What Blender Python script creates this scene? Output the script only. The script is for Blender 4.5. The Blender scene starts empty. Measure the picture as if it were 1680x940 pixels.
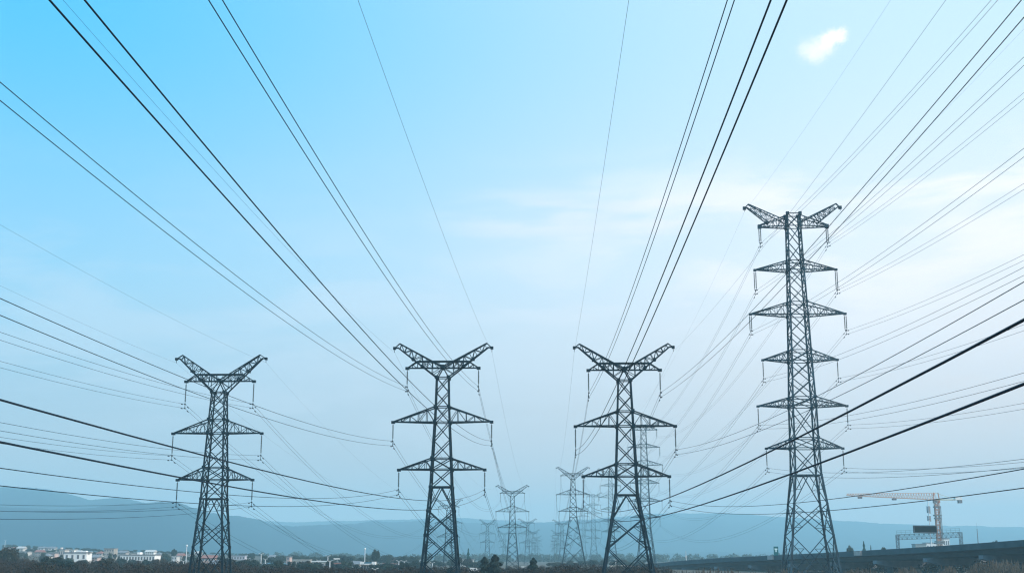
import bpy, math, random
import numpy as np
from mathutils import Vector, noise as mnoise

R = random.Random(7)
SC = bpy.context.scene
COL = SC.collection
rad = math.radians

# ------------------------------------------------------------------ camera
F = 2000.0                      # focal length in photograph pixels (1680 wide)
HOR = 912.0                     # pixel row of the horizon
PIT = math.atan((HOR - 470.0) / F)
CZ = 5.0                        # camera height
cam_d = bpy.data.cameras.new('camera')
cam = bpy.data.objects.new('camera', cam_d)
COL.objects.link(cam)
cam.location = (0, 0, CZ)
cam.rotation_euler = (math.pi / 2 + PIT, 0, 0)
cam_d.sensor_width = 36.0
cam_d.lens = F / 1680.0 * 36.0
cam_d.clip_start = 0.1
cam_d.clip_end = 20000
SC.camera = cam

# ------------------------------------------------------------------ world
SUN_AZ, SUN_EL = rad(112), rad(33)      # azimuth clockwise from the view direction
W = bpy.data.worlds.new('World')
SC.world = W
W.use_nodes = True
nt = W.node_tree
nt.nodes.clear()


def N(t, **kw):
    n = nt.nodes.new(t)
    for k, v in kw.items():
        setattr(n, k, v)
    return n


def lk(a, b):
    nt.links.new(a, b)


def M(op, a, b=None, clamp=False):
    n = N('ShaderNodeMath', operation=op, use_clamp=clamp)
    for i, v in enumerate((a, b)):
        if v is None:
            continue
        if isinstance(v, (int, float)):
            n.inputs[i].default_value = v
        else:
            lk(v, n.inputs[i])
    return n.outputs[0]


def MR(v, a, b, c=0.0, d=1.0, smooth=True):
    n = N('ShaderNodeMapRange', interpolation_type='SMOOTHSTEP' if smooth else 'LINEAR')
    lk(v, n.inputs[0])
    for i, q in enumerate((a, b, c, d)):
        n.inputs[i + 1].default_value = q
    return n.outputs[0]


def MIX(f, a, b, mode='MIX'):
    n = N('ShaderNodeMix', data_type='RGBA', blend_type=mode)
    if isinstance(f, (int, float)):
        n.inputs[0].default_value = f
    else:
        lk(f, n.inputs[0])
    for i, v in ((6, a), (7, b)):
        if isinstance(v, tuple):
            n.inputs[i].default_value = (*v, 1)
        else:
            lk(v, n.inputs[i])
    return n.outputs[2]


def lin(r, g, b):
    f = lambda c: (c / 255 / 12.92) if c / 255 <= 0.04045 else ((c / 255 + 0.055) / 1.055) ** 2.4
    return (f(r), f(g), f(b))


sky = N('ShaderNodeTexSky', sky_type='NISHITA')
sky.sun_disc = False
sky.sun_elevation = SUN_EL
sky.sun_rotation = SUN_AZ
sky.air_density = 1.0
sky.dust_density = 2.5
sky.ozone_density = 2.0
tc = N('ShaderNodeTexCoord')
sep = N('ShaderNodeSeparateXYZ')
lk(tc.outputs['Generated'], sep.inputs[0])
dx, dy, dz = sep.outputs
az = M('ARCTAN2', dx, dy)
SKY_K = 0.10
# high thin veil of moisture that pales the sky towards the horizon and the sun's side
side = MR(az, -0.45, 0.42)
top = MIX(side, lin(74, 196, 255), lin(208, 238, 255))
low = MIX(side, lin(178, 188, 200), lin(222, 210, 210))
mid = MIX(side, lin(152, 210, 240), lin(250, 250, 253))
g = MIX(MR(dz, 0.02, 0.24), low, mid)
g = MIX(MR(dz, 0.16, 0.42), g, top)
nis = MIX(1.0, sky.outputs[0], (SKY_K * 0.92, SKY_K * 1.05, SKY_K * 1.12), 'MULTIPLY')
base = MIX(0.88, nis, g)
# thin wispy clouds
cv = N('ShaderNodeCombineXYZ')
lk(M('MULTIPLY', az, 4.0), cv.inputs[0])
lk(M('MULTIPLY', dz, 16.0), cv.inputs[1])
nz = N('ShaderNodeTexNoise')
nz.inputs['Scale'].default_value = 1.25
nz.inputs['Detail'].default_value = 6.0
nz.inputs['Roughness'].default_value = 0.55
nz.inputs['Distortion'].default_value = 0.4
lk(cv.outputs[0], nz.inputs['Vector'])
wis = MR(nz.outputs[0], 0.43, 0.62)
band = M('MULTIPLY', MR(dz, 0.14, 0.22), MR(dz, 0.335, 0.27))
rgt = MR(az, -0.10, 0.34, 0.03, 1.0)
wf = M('MULTIPLY', M('MULTIPLY', wis, band), M('MULTIPLY', rgt, 0.85), True)
base = MIX(wf, base, lin(255, 250, 251))
stv = N('ShaderNodeCombineXYZ')
lk(M('MULTIPLY', az, 9.0), stv.inputs[0])
lk(M('MULTIPLY', dz, 60.0), stv.inputs[1])
stn = N('ShaderNodeTexNoise')
stn.inputs['Scale'].default_value = 1.0
stn.inputs['Detail'].default_value = 5.0
lk(stv.outputs[0], stn.inputs['Vector'])
bell = M('MULTIPLY', MR(dz, 0.236, 0.270), MR(dz, 0.305, 0.272))
bella = M('MULTIPLY', MR(az, -0.10, 0.02), MR(az, 0.30, 0.16))
base = MIX(M('MULTIPLY', M('MULTIPLY', bell, bella), MR(stn.outputs[0], 0.36, 0.66, 0.06, 0.46), True), base, lin(248, 242, 246))
lowc = M('MULTIPLY', M('MULTIPLY', wis, MR(dz, 0.05, 0.12)), M('MULTIPLY', MR(dz, 0.29, 0.19), 0.24), True)
base = MIX(lowc, base, lin(215, 226, 240))
# one small cumulus alone at the upper right
PXA = 1.0 / 2020.0                      # radians per photograph pixel there
ca = math.atan2((1347 - 840.0) / F, math.cos(PIT) - (470 - 76) / F * math.sin(PIT))
_v = Vector(((1347 - 840.0) / F, math.cos(PIT) - (470 - 76) / F * math.sin(PIT), math.sin(PIT) + (470 - 76) / F * math.cos(PIT))).normalized()
el = M('ARCSINE', dz)
cu = M('MULTIPLY', M('SUBTRACT', az, ca), math.cos(math.asin(_v.z)) / PXA)
ce = M('MULTIPLY', M('SUBTRACT', el, math.asin(_v.z)), 1 / PXA)
cc_ = N('ShaderNodeCombineXYZ')
lk(cu, cc_.inputs[0])
lk(ce, cc_.inputs[1])
cn1 = N('ShaderNodeTexNoise')
cn1.inputs['Scale'].default_value = 0.075
cn1.inputs['Detail'].default_value = 6.0
cn1.inputs['Roughness'].default_value = 0.6
lk(cc_.outputs[0], cn1.inputs['Vector'])
cs1 = N('ShaderNodeVectorMath', operation='SUBTRACT')
lk(cn1.outputs['Color'], cs1.inputs[0])
cs1.inputs[1].default_value = (0.5, 0.5, 0.5)
cs2 = N('ShaderNodeVectorMath', operation='SCALE')
lk(cs1.outputs[0], cs2.inputs[0])
cs2.inputs['Scale'].default_value = 24.0
cs3 = N('ShaderNodeVectorMath', operation='ADD')
lk(cc_.outputs[0], cs3.inputs[0])
lk(cs2.outputs[0], cs3.inputs[1])
cs4 = N('ShaderNodeVectorMath', operation='MULTIPLY')
lk(cs3.outputs[0], cs4.inputs[0])
cs4.inputs[1].default_value = (1, 1, 0)
tot = None
for bx_, by_, q, st in ((-36, 0, 24, 0.3), (-20, 1, 26, 0.75), (0, 0, 28, 0.85), (12, 10, 24, 1.0), (22, 15, 21, 1.2), (34, 14, 19, 1.1), (-8, -18, 26, 0.75), (14, -4, 26, 0.7), (-24, -14, 24, 0.45)):
    dn = N('ShaderNodeVectorMath', operation='DISTANCE')
    lk(cs4.outputs[0], dn.inputs[0])
    dn.inputs[1].default_value = (bx_, by_, 0)
    e = M('MULTIPLY', MR(dn.outputs['Value'], q, 0.0), st)
    tot = e if tot is None else M('ADD', tot, e)
base = MIX(M('MULTIPLY', MR(tot, 0.03, 2.0), 0.95), base, lin(255, 254, 253))
bg = N('ShaderNodeBackground')
lk(base, bg.inputs[0])
bg.inputs[1].default_value = 1.12
wo = N('ShaderNodeOutputWorld')
lk(bg.outputs[0], wo.inputs[0])

# ------------------------------------------------------------------ sun
sd = bpy.data.lights.new('sun', 'SUN')
sd.energy = 4.0
sd.angle = rad(0.6)
sd.color = (1.0, 0.93, 0.84)
so = bpy.data.objects.new('sun', sd)
COL.objects.link(so)
sv = Vector((math.sin(SUN_AZ) * math.cos(SUN_EL), math.cos(SUN_AZ) * math.cos(SUN_EL), math.sin(SUN_EL)))
so.rotation_euler = sv.to_track_quat('Z', 'Y').to_euler()

SC.view_settings.view_transform = 'Standard'
SC.view_settings.look = 'None'
SC.view_settings.exposure = 0.12
SC.view_settings.gamma = 1.0
SC.view_settings.use_curve_mapping = False
SC.render.engine = 'CYCLES'
SC.cycles.use_denoising = True
SC.cycles.max_bounces = 5
SC.cycles.diffuse_bounces = 2
SC.cycles.glossy_bounces = 2
SC.cycles.transparent_max_bounces = 8
SC.cycles.volume_bounces = 3
SC.cycles.sample_clamp_indirect = 4.0
SC.cycles.pixel_filter_type = 'BLACKMAN_HARRIS'
SC.cycles.filter_width = 1.25

HAZE_D = 0.00035


# ------------------------------------------------------------------ pixel <-> world
def ray(px, py):
    u = (px - 840.0) / F
    v = (470.0 - py) / F
    return Vector((u, math.cos(PIT) - v * math.sin(PIT), math.sin(PIT) + v * math.cos(PIT)))


def at(px, py, D):
    """The point seen at photograph pixel (px, py) at distance D in front of the camera."""
    r = ray(px, py)
    return Vector((0, 0, CZ)) + r * (D / r.y)


def zat(py, D):
    return at(840, py, D).z


def mpp(py, D):
    return D / ray(840, py).y / F


def sstep(x):
    x = max(0.0, min(1.0, x))
    return x * x * (3 - 2 * x)


def gz(x, y):
    """Height of the terrain."""
    px = 840 + F * x / (max(y, 60) * math.cos(PIT))
    h = 9.0 * sstep((y - 430) / 470) * (1 - sstep((px - 60) / 760))
    h *= 1 - 0.6 * sstep((y - 1000) / 400)
    return h + 0.35 * math.sin(x * 0.021 + y * 0.013) * sstep((y - 120) / 200)


# ------------------------------------------------------------------ mesh builder
class MB:
    def __init__(s):
        s.v, s.f = [], []

    def bar(s, a, b, w, w2=None):
        a, b = Vector(a), Vector(b)
        d = b - a
        if d.length < 1e-6:
            return
        d.normalize()
        up = Vector((0, 0, 1)) if abs(d.z) < 0.9 else Vector((0, 1, 0))
        x = d.cross(up).normalized()
        y = d.cross(x)
        n = len(s.v)
        for p, h in ((a, w / 2), (b, (w2 or w) / 2)):
            s.v += [p + x * h + y * h, p - x * h + y * h, p - x * h - y * h, p + x * h - y * h]
        s.f += [(n, n + 1, n + 5, n + 4), (n + 1, n + 2, n + 6, n + 5), (n + 2, n + 3, n + 7, n + 6),
                (n + 3, n, n + 4, n + 7), (n + 3, n + 2, n + 1, n), (n + 4, n + 5, n + 6, n + 7)]

    def box(s, x0, x1, y0, y1, z0, z1):
        n = len(s.v)
        s.v += [Vector(p) for p in ((x0, y0, z0), (x1, y0, z0), (x1, y1, z0), (x0, y1, z0),
                                    (x0, y0, z1), (x1, y0, z1), (x1, y1, z1), (x0, y1, z1))]
        s.f += [(n + 3, n + 2, n + 1, n), (n + 4, n + 5, n + 6, n + 7), (n, n + 1, n + 5, n + 4),
                (n + 1, n + 2, n + 6, n + 5), (n + 2, n + 3, n + 7, n + 6), (n + 3, n, n + 4, n + 7)]

    def cube(s, c, w):
        s.box(c[0] - w / 2, c[0] + w / 2, c[1] - w / 2, c[1] + w / 2, c[2] - w / 2, c[2] + w / 2)

    def tube(s, pts, r, k=5):
        pts = [Vector(p) for p in pts]
        n0 = len(s.v)
        for i, p in enumerate(pts):
            d = (pts[min(i + 1, len(pts) - 1)] - pts[max(i - 1, 0)]).normalized()
            up = Vector((0, 0, 1)) if abs(d.z) < 0.9 else Vector((0, 1, 0))
            x = d.cross(up).normalized()
            y = d.cross(x)
            rr = r[i] if isinstance(r, (list, tuple)) else r
            for j in range(k):
                a = 2 * math.pi * j / k
                s.v.append(p + x * (math.cos(a) * rr) + y * (math.sin(a) * rr))
        for i in range(len(pts) - 1):
            for j in range(k):
                a, b = n0 + i * k + j, n0 + i * k + (j + 1) % k
                s.f.append((a, b, b + k, a + k))
        s.f.append(tuple(n0 + j for j in range(k))[::-1])
        m = n0 + (len(pts) - 1) * k
        s.f.append(tuple(m + j for j in range(k)))

    def lathe(s, prof, k=8, c=(0, 0)):
        n0 = len(s.v)
        for r, z in prof:
            for j in range(k):
                a = 2 * math.pi * j / k
                s.v.append(Vector((c[0] + r * math.cos(a), c[1] + r * math.sin(a), z)))
        for i in range(len(prof) - 1):
            for j in range(k):
                a, b = n0 + i * k + j, n0 + i * k + (j + 1) % k
                s.f.append((a, b, b + k, a + k))
        s.f.append(tuple(n0 + j for j in range(k))[::-1])
        m = n0 + (len(prof) - 1) * k
        s.f.append(tuple(m + j for j in range(k)))

    def quad(s, c, n, up, w, h):
        n = Vector(n).normalized()
        x = n.cross(Vector(up))
        if x.length < 1e-4:
            x = n.cross(Vector((1, 0.2, 0)))
        x.normalize()
        y = n.cross(x)
        i = len(s.v)
        c = Vector(c)
        s.v += [c - x * w - y * h * 0.4, c + x * w * 0.5 - y * h, c + x * w + y * h * 0.5, c - x * w * 0.6 + y * h]
        s.f.append((i, i + 1, i + 2, i + 3))

    def mesh(s, name, m):
        me = bpy.data.meshes.new(name)
        me.from_pydata([tuple(q) for q in s.v], [], s.f)
        me.materials.append(m)
        me.update()
        return me

    def build(s, name, m, parent=None):
        o = bpy.data.objects.new(name, s.mesh(name, m))
        COL.objects.link(o)
        if parent:
            o.parent = parent
        return o


def tag(o, label=None, cat=None, group=None, kind=None):
    if label:
        o['label'] = label
    if cat:
        o['category'] = cat
    if group:
        o['group'] = group
    if kind:
        o['kind'] = kind
    return o


def empty(name, loc, rz=0.0):
    o = bpy.data.objects.new(name, None)
    COL.objects.link(o)
    o.location = loc
    o.rotation_euler = (0, 0, rz)
    o.empty_display_size = 0.5
    return o


def copy_tree(o, parent=None):
    c = o.copy()
    COL.objects.link(c)
    if parent is not None:
        c.parent = parent
    for ch in list(o.children):
        copy_tree(ch, c)
    return c


# ------------------------------------------------------------------ materials
def mat(name, col, rough=0.8, metal=0.0, var=0.0, scale=3.0, island=0.0, col2=None, obj_var=0.0):
    m = bpy.data.materials.new(name)
    m.use_nodes = True
    t = m.node_tree
    b = t.nodes['Principled BSDF']
    b.inputs['Roughness'].default_value = rough
    b.inputs['Metallic'].default_value = metal
    b.inputs['Specular IOR Level'].default_value = 0.2
    b.inputs['Base Color'].default_value = (*col, 1)
    if var or island or obj_var:
        mx = t.nodes.new('ShaderNodeMix')
        mx.data_type = 'RGBA'
        c2 = col2 or tuple(min(1, c * (1 + max(var, island))) for c in col)
        c1 = col if col2 else tuple(c * (1 - max(var, island)) for c in col)
        mx.inputs[6].default_value = (*c1, 1)
        mx.inputs[7].default_value = (*c2, 1)
        tcn = t.nodes.new('ShaderNodeTexCoord')
        nzn = t.nodes.new('ShaderNodeTexNoise')
        nzn.inputs['Scale'].default_value = scale
        nzn.inputs['Detail'].default_value = 5
        t.links.new(tcn.outputs['Object'], nzn.inputs['Vector'])
        mr = t.nodes.new('ShaderNodeMapRange')
        mr.inputs[1].default_value = 0.3
        mr.inputs[2].default_value = 0.7
        t.links.new(nzn.outputs[0], mr.inputs[0])
        fac = mr.outputs[0]
        if island:
            ge = t.nodes.new('ShaderNodeNewGeometry')
            ad = t.nodes.new('ShaderNodeMath')
            ad.operation = 'ADD'
            t.links.new(ge.outputs['Random Per Island'], ad.inputs[0])
            t.links.new(fac, ad.inputs[1])
            ha = t.nodes.new('ShaderNodeMath')
            ha.operation = 'MULTIPLY'
            ha.inputs[1].default_value = 0.5
            t.links.new(ad.outputs[0], ha.inputs[0])
            fac = ha.outputs[0]
        t.links.new(fac, mx.inputs[0])
        outc = mx.outputs[2]
        if obj_var:
            oi = t.nodes.new('ShaderNodeObjectInfo')
            hs = t.nodes.new('ShaderNodeHueSaturation')
            m2 = t.nodes.new('ShaderNodeMapRange')
            m2.inputs[3].default_value = 1 - obj_var
            m2.inputs[4].default_value = 1 + obj_var
            t.links.new(oi.outputs['Random'], m2.inputs[0])
            t.links.new(m2.outputs[0], hs.inputs['Value'])
            t.links.new(outc, hs.inputs['Color'])
            outc = hs.outputs[0]
        t.links.new(outc, b.inputs['Base Color'])
    return m


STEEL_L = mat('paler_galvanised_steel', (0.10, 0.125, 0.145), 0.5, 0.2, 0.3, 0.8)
STEEL_T = mat('tall_pylon_steel', (0.026, 0.055, 0.075), 0.5, 0.1, 0.5, 0.5)  # paler base colour stands in for sunlight on the tall pylon's legs
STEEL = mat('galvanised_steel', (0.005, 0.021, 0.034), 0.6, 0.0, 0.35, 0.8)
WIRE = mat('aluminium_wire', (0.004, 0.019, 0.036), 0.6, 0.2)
INSUL = mat('insulator_glass', (0.055, 0.075, 0.08), 0.35)
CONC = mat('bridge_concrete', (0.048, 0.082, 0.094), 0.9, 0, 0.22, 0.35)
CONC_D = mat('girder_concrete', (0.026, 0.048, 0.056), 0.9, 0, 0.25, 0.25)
PINK = mat('pale_pink_block', (0.55, 0.42, 0.38), 0.9, 0, 0.1, 1.0)
WHITE = mat('white_paint', (0.8, 0.79, 0.77), 0.75, 0, 0.06, 0.6)
OFFW = mat('weathered_plaster', (0.5, 0.48, 0.46), 0.85, 0, 0.15, 0.5)
BEIGE = mat('beige_plaster', (0.36, 0.33, 0.30), 0.85, 0, 0.18, 0.5)
PINKW = mat('pinkish_plaster', (0.5, 0.37, 0.34), 0.85, 0, 0.15, 0.5)
GLASS = mat('window_glass', (0.12, 0.13, 0.15), 0.2)
ROOFG = mat('grey_roof', (0.2, 0.21, 0.23), 0.8, 0, 0.2, 0.6)
ROOFR = mat('red_roof', (0.28, 0.13, 0.11), 0.8, 0, 0.2, 0.6)
ROOFB = mat('blue_roof', (0.06, 0.17, 0.24), 0.6, 0, 0.15, 0.6)
DARKP = mat('dark_panel', (0.004, 0.010, 0.012), 0.9, 0, 0.25, 0.4)
TEAL = mat('teal_sign', (0.0, 0.11, 0.125), 0.5, 0, 0.1, 1.0)
CRANE = mat('orange_crane_paint', (0.44, 0.17, 0.075), 0.6, 0, 0.2, 0.6)
CRANEP = mat('pale_crane_paint', (0.58, 0.31, 0.20), 0.6, 0, 0.15, 0.6)
POLE = mat('pale_pole_paint', (0.7, 0.72, 0.74), 0.5)
BARK = mat('bark', (0.07, 0.055, 0.045), 0.95, 0, 0.3, 2.0)
LEAF = mat('evergreen_leaves', (0.013, 0.026, 0.019), 0.75, 0, 0, 0.3, 0.5, (0.042, 0.062, 0.042), 0.25)
LEAFD = mat('conifer_needles', (0.007, 0.016, 0.015), 0.8, 0, 0, 0.3, 0.5, (0.021, 0.036, 0.03), 0.2)
LEAFT = mat('teal_green_leaves', (0.02, 0.07, 0.06), 0.8, 0, 0, 0.3, 0.5, (0.05, 0.13, 0.11), 0.2)
TWIG = mat('bare_twigs', (0.016, 0.012, 0.010), 0.95, 0, 0, 0.3, 0.5, (0.054, 0.036, 0.027), 0.25)
TWIG_L = mat('brown_dry_leaves', (0.018, 0.013, 0.010), 0.95, 0, 0, 0.3, 0.5, (0.06, 0.04, 0.028), 0.25)
OLIVE = mat('dry_olive_leaves', (0.017, 0.017, 0.011), 0.9, 0, 0, 0.3, 0.5, (0.05, 0.043, 0.026), 0.25)
SCRUB = mat('brown_scrub', (0.011, 0.009, 0.008), 0.95, 0, 0, 0.03, 0.22, (0.046, 0.031, 0.023))
REED = mat('dry_reeds', (0.03, 0.03, 0.028), 0.95, 0, 0, 0.2, 0.6, (0.15, 0.12, 0.09))
GROUND = mat('winter_field', (0.06, 0.055, 0.045), 1.0, 0, 0, 0.012, 0, (0.13, 0.105, 0.08))
for _m in (GROUND,):
    _t = _m.node_tree
    _n = _t.nodes.new('ShaderNodeTexNoise')
    _n.inputs['Scale'].default_value = 0.02
    _n.inputs['Detail'].default_value = 8
    _c = _t.nodes.new('ShaderNodeTexCoord')
    _t.links.new(_c.outputs['Object'], _n.inputs['Vector'])
    _x = _t.nodes.new('ShaderNodeMix')
    _x.data_type = 'RGBA'
    _x.inputs[6].default_value = (0.05, 0.05, 0.04, 1)
    _x.inputs[7].default_value = (0.14, 0.11, 0.085, 1)
    _t.links.new(_n.outputs[0], _x.inputs[0])
    _t.links.new(_x.outputs[2], _t.nodes['Principled BSDF'].inputs['Base Color'])
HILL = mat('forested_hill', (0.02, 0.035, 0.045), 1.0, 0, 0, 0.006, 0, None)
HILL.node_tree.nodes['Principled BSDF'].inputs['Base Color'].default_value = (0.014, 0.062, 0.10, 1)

# ------------------------------------------------------------------ setting: ground, hills, haze
def heightfield(name, xs, ys, fn, m):
    v, f = [], []
    for y in ys:
        for x in xs:
            v.append((x, y, fn(x, y)))
    nx = len(xs)
    for j in range(len(ys) - 1):
        for i in range(nx - 1):
            a = j * nx + i
            f.append((a, a + 1, a + nx + 1, a + nx))
    me = bpy.data.meshes.new(name)
    me.from_pydata(v, [], f)
    me.materials.append(m)
    for p in me.polygons:
        p.use_smooth = True
    o = bpy.data.objects.new(name, me)
    COL.objects.link(o)
    return o


XE, Y0, Y1 = 3000, -500, 5100
ground = heightfield('ground', [(-XE + 2 * XE * i / 150) for i in range(151)],
                     [Y0 + (Y1 - Y0) * j / 150 for j in range(151)], gz, GROUND)
tag(ground, 'flat brown winter fields under the pylons', 'ground', kind='structure')

CREST = [(-500, 842), (-200, 836), (0, 833), (80, 836), (150, 834), (200, 829), (240, 826.5), (262, 825), (285, 826),
         (300, 829), (330, 839), (370, 848), (400, 850), (425, 853), (445, 860), (480, 861), (520, 860), (560, 859),
         (600, 856), (640, 859), (690, 856), (740, 858), (800, 859), (860, 858), (900, 856), (950, 854), (1000, 851),
         (1050, 849), (1090, 851), (1115, 855), (1145, 847), (1175, 845), (1200, 852), (1240, 857), (1300, 863),
         (1400, 872), (1500, 879), (1600, 881), (1700, 880), (1900, 876), (2300, 876)]
CRESTL = [(-600, 812), (-250, 806), (-60, 799), (0, 801), (30, 800.5), (62, 802.5), (90, 807), (112, 812), (140, 820), (160, 819), (182, 816.5), (205, 819),
          (240, 827), (290, 838), (340, 852), (420, 868), (520, 885), (700, 905), (2400, 911)]
CREST2 = [(-600, 850), (0, 846), (180, 838), (300, 846), (480, 858), (640, 853), (760, 850), (900, 858), (1060, 844),
          (1200, 842), (1320, 850), (1440, 858), (1560, 864), (1700, 866), (2400, 862)]


def crest_at(tab, px):
    for (a, ya), (b, yb) in zip(tab, tab[1:]):
        if px <= b:
            return ya + (yb - ya) * max(0, (px - a) / (b - a))
    return tab[-1][1]


def ridge(name, tab, D0, D1, rough, label):
    nx, ny = 900, 26
    v, f = [], []
    for i in range(nx + 1):
        px = -600 + 3000 * i / nx
        Dc = D0 + (D1 - D0) * sstep((px - 100) / 1100)
        zc = zat(crest_at(tab, px), Dc)
        for j in range(ny + 1):
            t = j / ny
            D = Dc * (0.66 + 0.46 * t)
            x = (px - 840) / F * D * math.cos(PIT)
            q = (D / Dc - 0.66) / 0.34
            h = sstep(q) ** 0.9 if q <= 1 else 1 - sstep((q - 1) * 2.5) * 0.8
            e = rough * (mnoise.noise(Vector((x * 0.004, D * 0.004, 3.1))) + 0.6 * mnoise.noise(Vector((x * 0.013, D * 0.013, 8.7)))
                         + 0.3 * mnoise.noise(Vector((x * 0.05, D * 0.05, 1.7))) + 0.2 * mnoise.noise(Vector((x * 0.14, D * 0.14, 5.2))))
            v.append((x, D, -1.5 + (zc + 1.5) * h + e * h))
    for i in range(nx):
        for j in range(ny):
            a = i * (ny + 1) + j
            f.append((a, a + ny + 1, a + ny + 2, a + 1))
    me = bpy.data.meshes.new(name)
    me.from_pydata(v, [], f)
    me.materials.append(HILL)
    for p in me.polygons:
        p.use_smooth = True
    o = bpy.data.objects.new(name, me)
    COL.objects.link(o)
    tag(o, label, 'hills', kind='structure')


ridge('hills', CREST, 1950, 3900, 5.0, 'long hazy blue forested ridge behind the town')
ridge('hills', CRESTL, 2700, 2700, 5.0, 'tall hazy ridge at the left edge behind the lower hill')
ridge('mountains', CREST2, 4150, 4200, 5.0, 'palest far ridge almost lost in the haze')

hz = MB()
hz.box(-XE - 300, XE + 300, Y0 - 60, Y1 + 60, -4, 205)
HM = bpy.data.materials.new('haze_air')
HM.use_nodes = True
t = HM.node_tree
t.nodes.clear()
pv = t.nodes.new('ShaderNodeVolumePrincipled')
pv.inputs['Color'].default_value = (0.50, 0.82, 0.94, 1)
pv.inputs['Density'].default_value = HAZE_D
pv.inputs['Anisotropy'].default_value = 0.0
ou = t.nodes.new('ShaderNodeOutputMaterial')
t.links.new(pv.outputs[0], ou.inputs['Volume'])
haze = hz.build('haze', HM)
tag(haze, 'thin pale blue winter haze over the plain', 'haze', kind='stuff')

# ------------------------------------------------------------------ pylons
A = 58.0 / F * math.cos(PIT)          # all four lines run in this direction: x grows by A per metre
RZ = -math.atan(A)
DIR = Vector((math.sin(-RZ), math.cos(RZ), 0))
LINES = []


def lerp(a, b, t):
    return a + (b - a) * t


class Body:
    """Square lattice shaft: half widths by height."""

    def __init__(s, prof):
        s.p = sorted(prof)

    def hw(s, z):
        p = s.p
        if z <= p[0][0]:
            (a, ha), (b, hb) = p[0], p[1]
        else:
            for (a, ha), (b, hb) in zip(p, p[1:]):
                if z <= b:
                    break
        return ha + (hb - ha) * (z - a) / (b - a)

    def corner(s, z, sx, sy):
        h = s.hw(z)
        return Vector((sx * h, sy * h, z))


CORN = ((-1, -1), (1, -1), (1, 1), (-1, 1))


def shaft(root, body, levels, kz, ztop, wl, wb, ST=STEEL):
    """Legs and bracing; levels are arm heights, kz the height of the diaphragm where the legs spread."""
    keys = sorted(set([0.0, kz] + levels + [ztop]))
    for sx, sy in CORN:
        m = MB()
        ks = [z for z, _ in body.p if 0 < z < ztop]
        ks = [0.0] + ks + [ztop]
        for a, b in zip(ks, ks[1:]):
            w = wl * (1.25 if a < kz else 1.0 if a < ztop * 0.7 else 0.8)
            m.bar(body.corner(a, sx, sy), body.corner(b, sx, sy), w)
        lg = m.build('leg', ST, root)
        fm = MB()
        c = body.corner(0, sx, sy)
        fm.lathe([(0.7, -0.5), (0.7, 0.25), (0.45, 0.4)], 10, (c.x, c.y))
        fm.build('footing', CONC, lg)
    m = MB()

    def face(a, b, za, zb, x=True, sub=False):
        p1, p2 = body.corner(za, *a), body.corner(za, *b)
        q1, q2 = body.corner(zb, *a), body.corner(zb, *b)
        m.bar(p1, q2, wb)
        m.bar(p2, q1, wb)
        if sub:
            cx = (p1 + p2 + q1 + q2) / 4
            for c0, c1 in ((p1, q1), (p2, q2)):
                mid = (c0 + c1) / 2
                for e in (c0, c1):
                    h = (e + cx) / 2
                    m.bar(mid, h, wb * 0.6)
                    m.bar((e + mid) / 2, lerp(e, cx, 0.25), wb * 0.55)
                    m.bar((e + mid) / 2, h, wb * 0.55)

    for za, zb in zip(keys, keys[1:]):
        if za >= kz - 0.01:
            n = max(1, round((zb - za) / (2.15 * body.hw((za + zb) / 2))))
            for i in range(n):
                a0, a1 = lerp(za, zb, i / n), lerp(za, zb, (i + 1) / n)
                for k in range(4):
                    face(CORN[k], CORN[(k + 1) % 4], a0, a1)
    for z in [kz] + levels:
        for k in range(4):
            m.bar(body.corner(z, *CORN[k]), body.corner(z, *CORN[(k + 1) % 4]), wb * (1.5 if z == kz else 1.0))
        for sx, sy in CORN:
            m.cube(body.corner(z, sx, sy), 0.42 if z != kz else 0.34)
    for k in range(2):
        m.bar(body.corner(kz, *CORN[k]), body.corner(kz, *CORN[k + 2]), wb)
    # spread legs below the diaphragm: an inverted V, then big X panels with secondary members
    z = kz - 2.2 * body.hw(kz)
    for k in range(4):
        a, b = CORN[k], CORN[(k + 1) % 4]
        mp = (body.corner(kz, *a) + body.corner(kz, *b)) / 2
        for c in (a, b):
            e = body.corner(z, *c)
            m.bar(mp, e, wb)
            m.bar((mp + e) / 2, body.corner((z + kz) / 2, *c), wb * 0.6)
            m.bar((mp + e) / 2, body.corner(kz, *c), wb * 0.6)
    while z > 0.5:
        h = 1.9 * body.hw(z)
        z2 = z - h
        if z2 < 2.5:
            z2 = 0.0
        for k in range(4):
            face(CORN[k], CORN[(k + 1) % 4], z2, z, True, True)
        for sx, sy in CORN:
            m.cube(body.corner(z, sx, sy), 0.34)
        z = z2
    m.build('bracing', ST, root)


def pyramid_arm(root, body, s, zt, zb, tipx, ztip, w, wb, n=5, ST=STEEL):
    m = MB()
    tips = [Vector((s * tipx, y * 0.14, ztip)) for y in (-1, 1)]
    for i, y in enumerate((-1, 1)):
        t0, b0 = body.corner(zt, s, y), body.corner(zb, s, y)
        m.bar(t0, tips[i], w)
        m.bar(b0, tips[i], w)
        pt, pb = t0, b0
        for k in range(1, n):
            q = k / n
            a, b = lerp(t0, tips[i], q), lerp(b0, tips[i], q)
            m.bar(a, b, wb)
            m.bar(pb if k % 2 else pt, a if k % 2 else b, wb)
            pt, pb = a, b
    for k in range(n):
        q0, q1 = k / n, (k + 1) / n
        b0, b1 = body.corner(zb, s, -1), body.corner(zb, s, 1)
        m.bar(lerp(b0, tips[0], q0), lerp(b1, tips[1], q1), wb)
        m.bar(lerp(b0, tips[0], q0), lerp(b1, tips[1], q0), wb)
    m.box(min(s * (tipx - 0.25), s * (tipx + 0.22)), max(s * (tipx - 0.25), s * (tipx + 0.22)), -0.24, 0.24, ztip - 0.22, ztip + 0.12)
    return m.build('cross_arm', ST, root)


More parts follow.
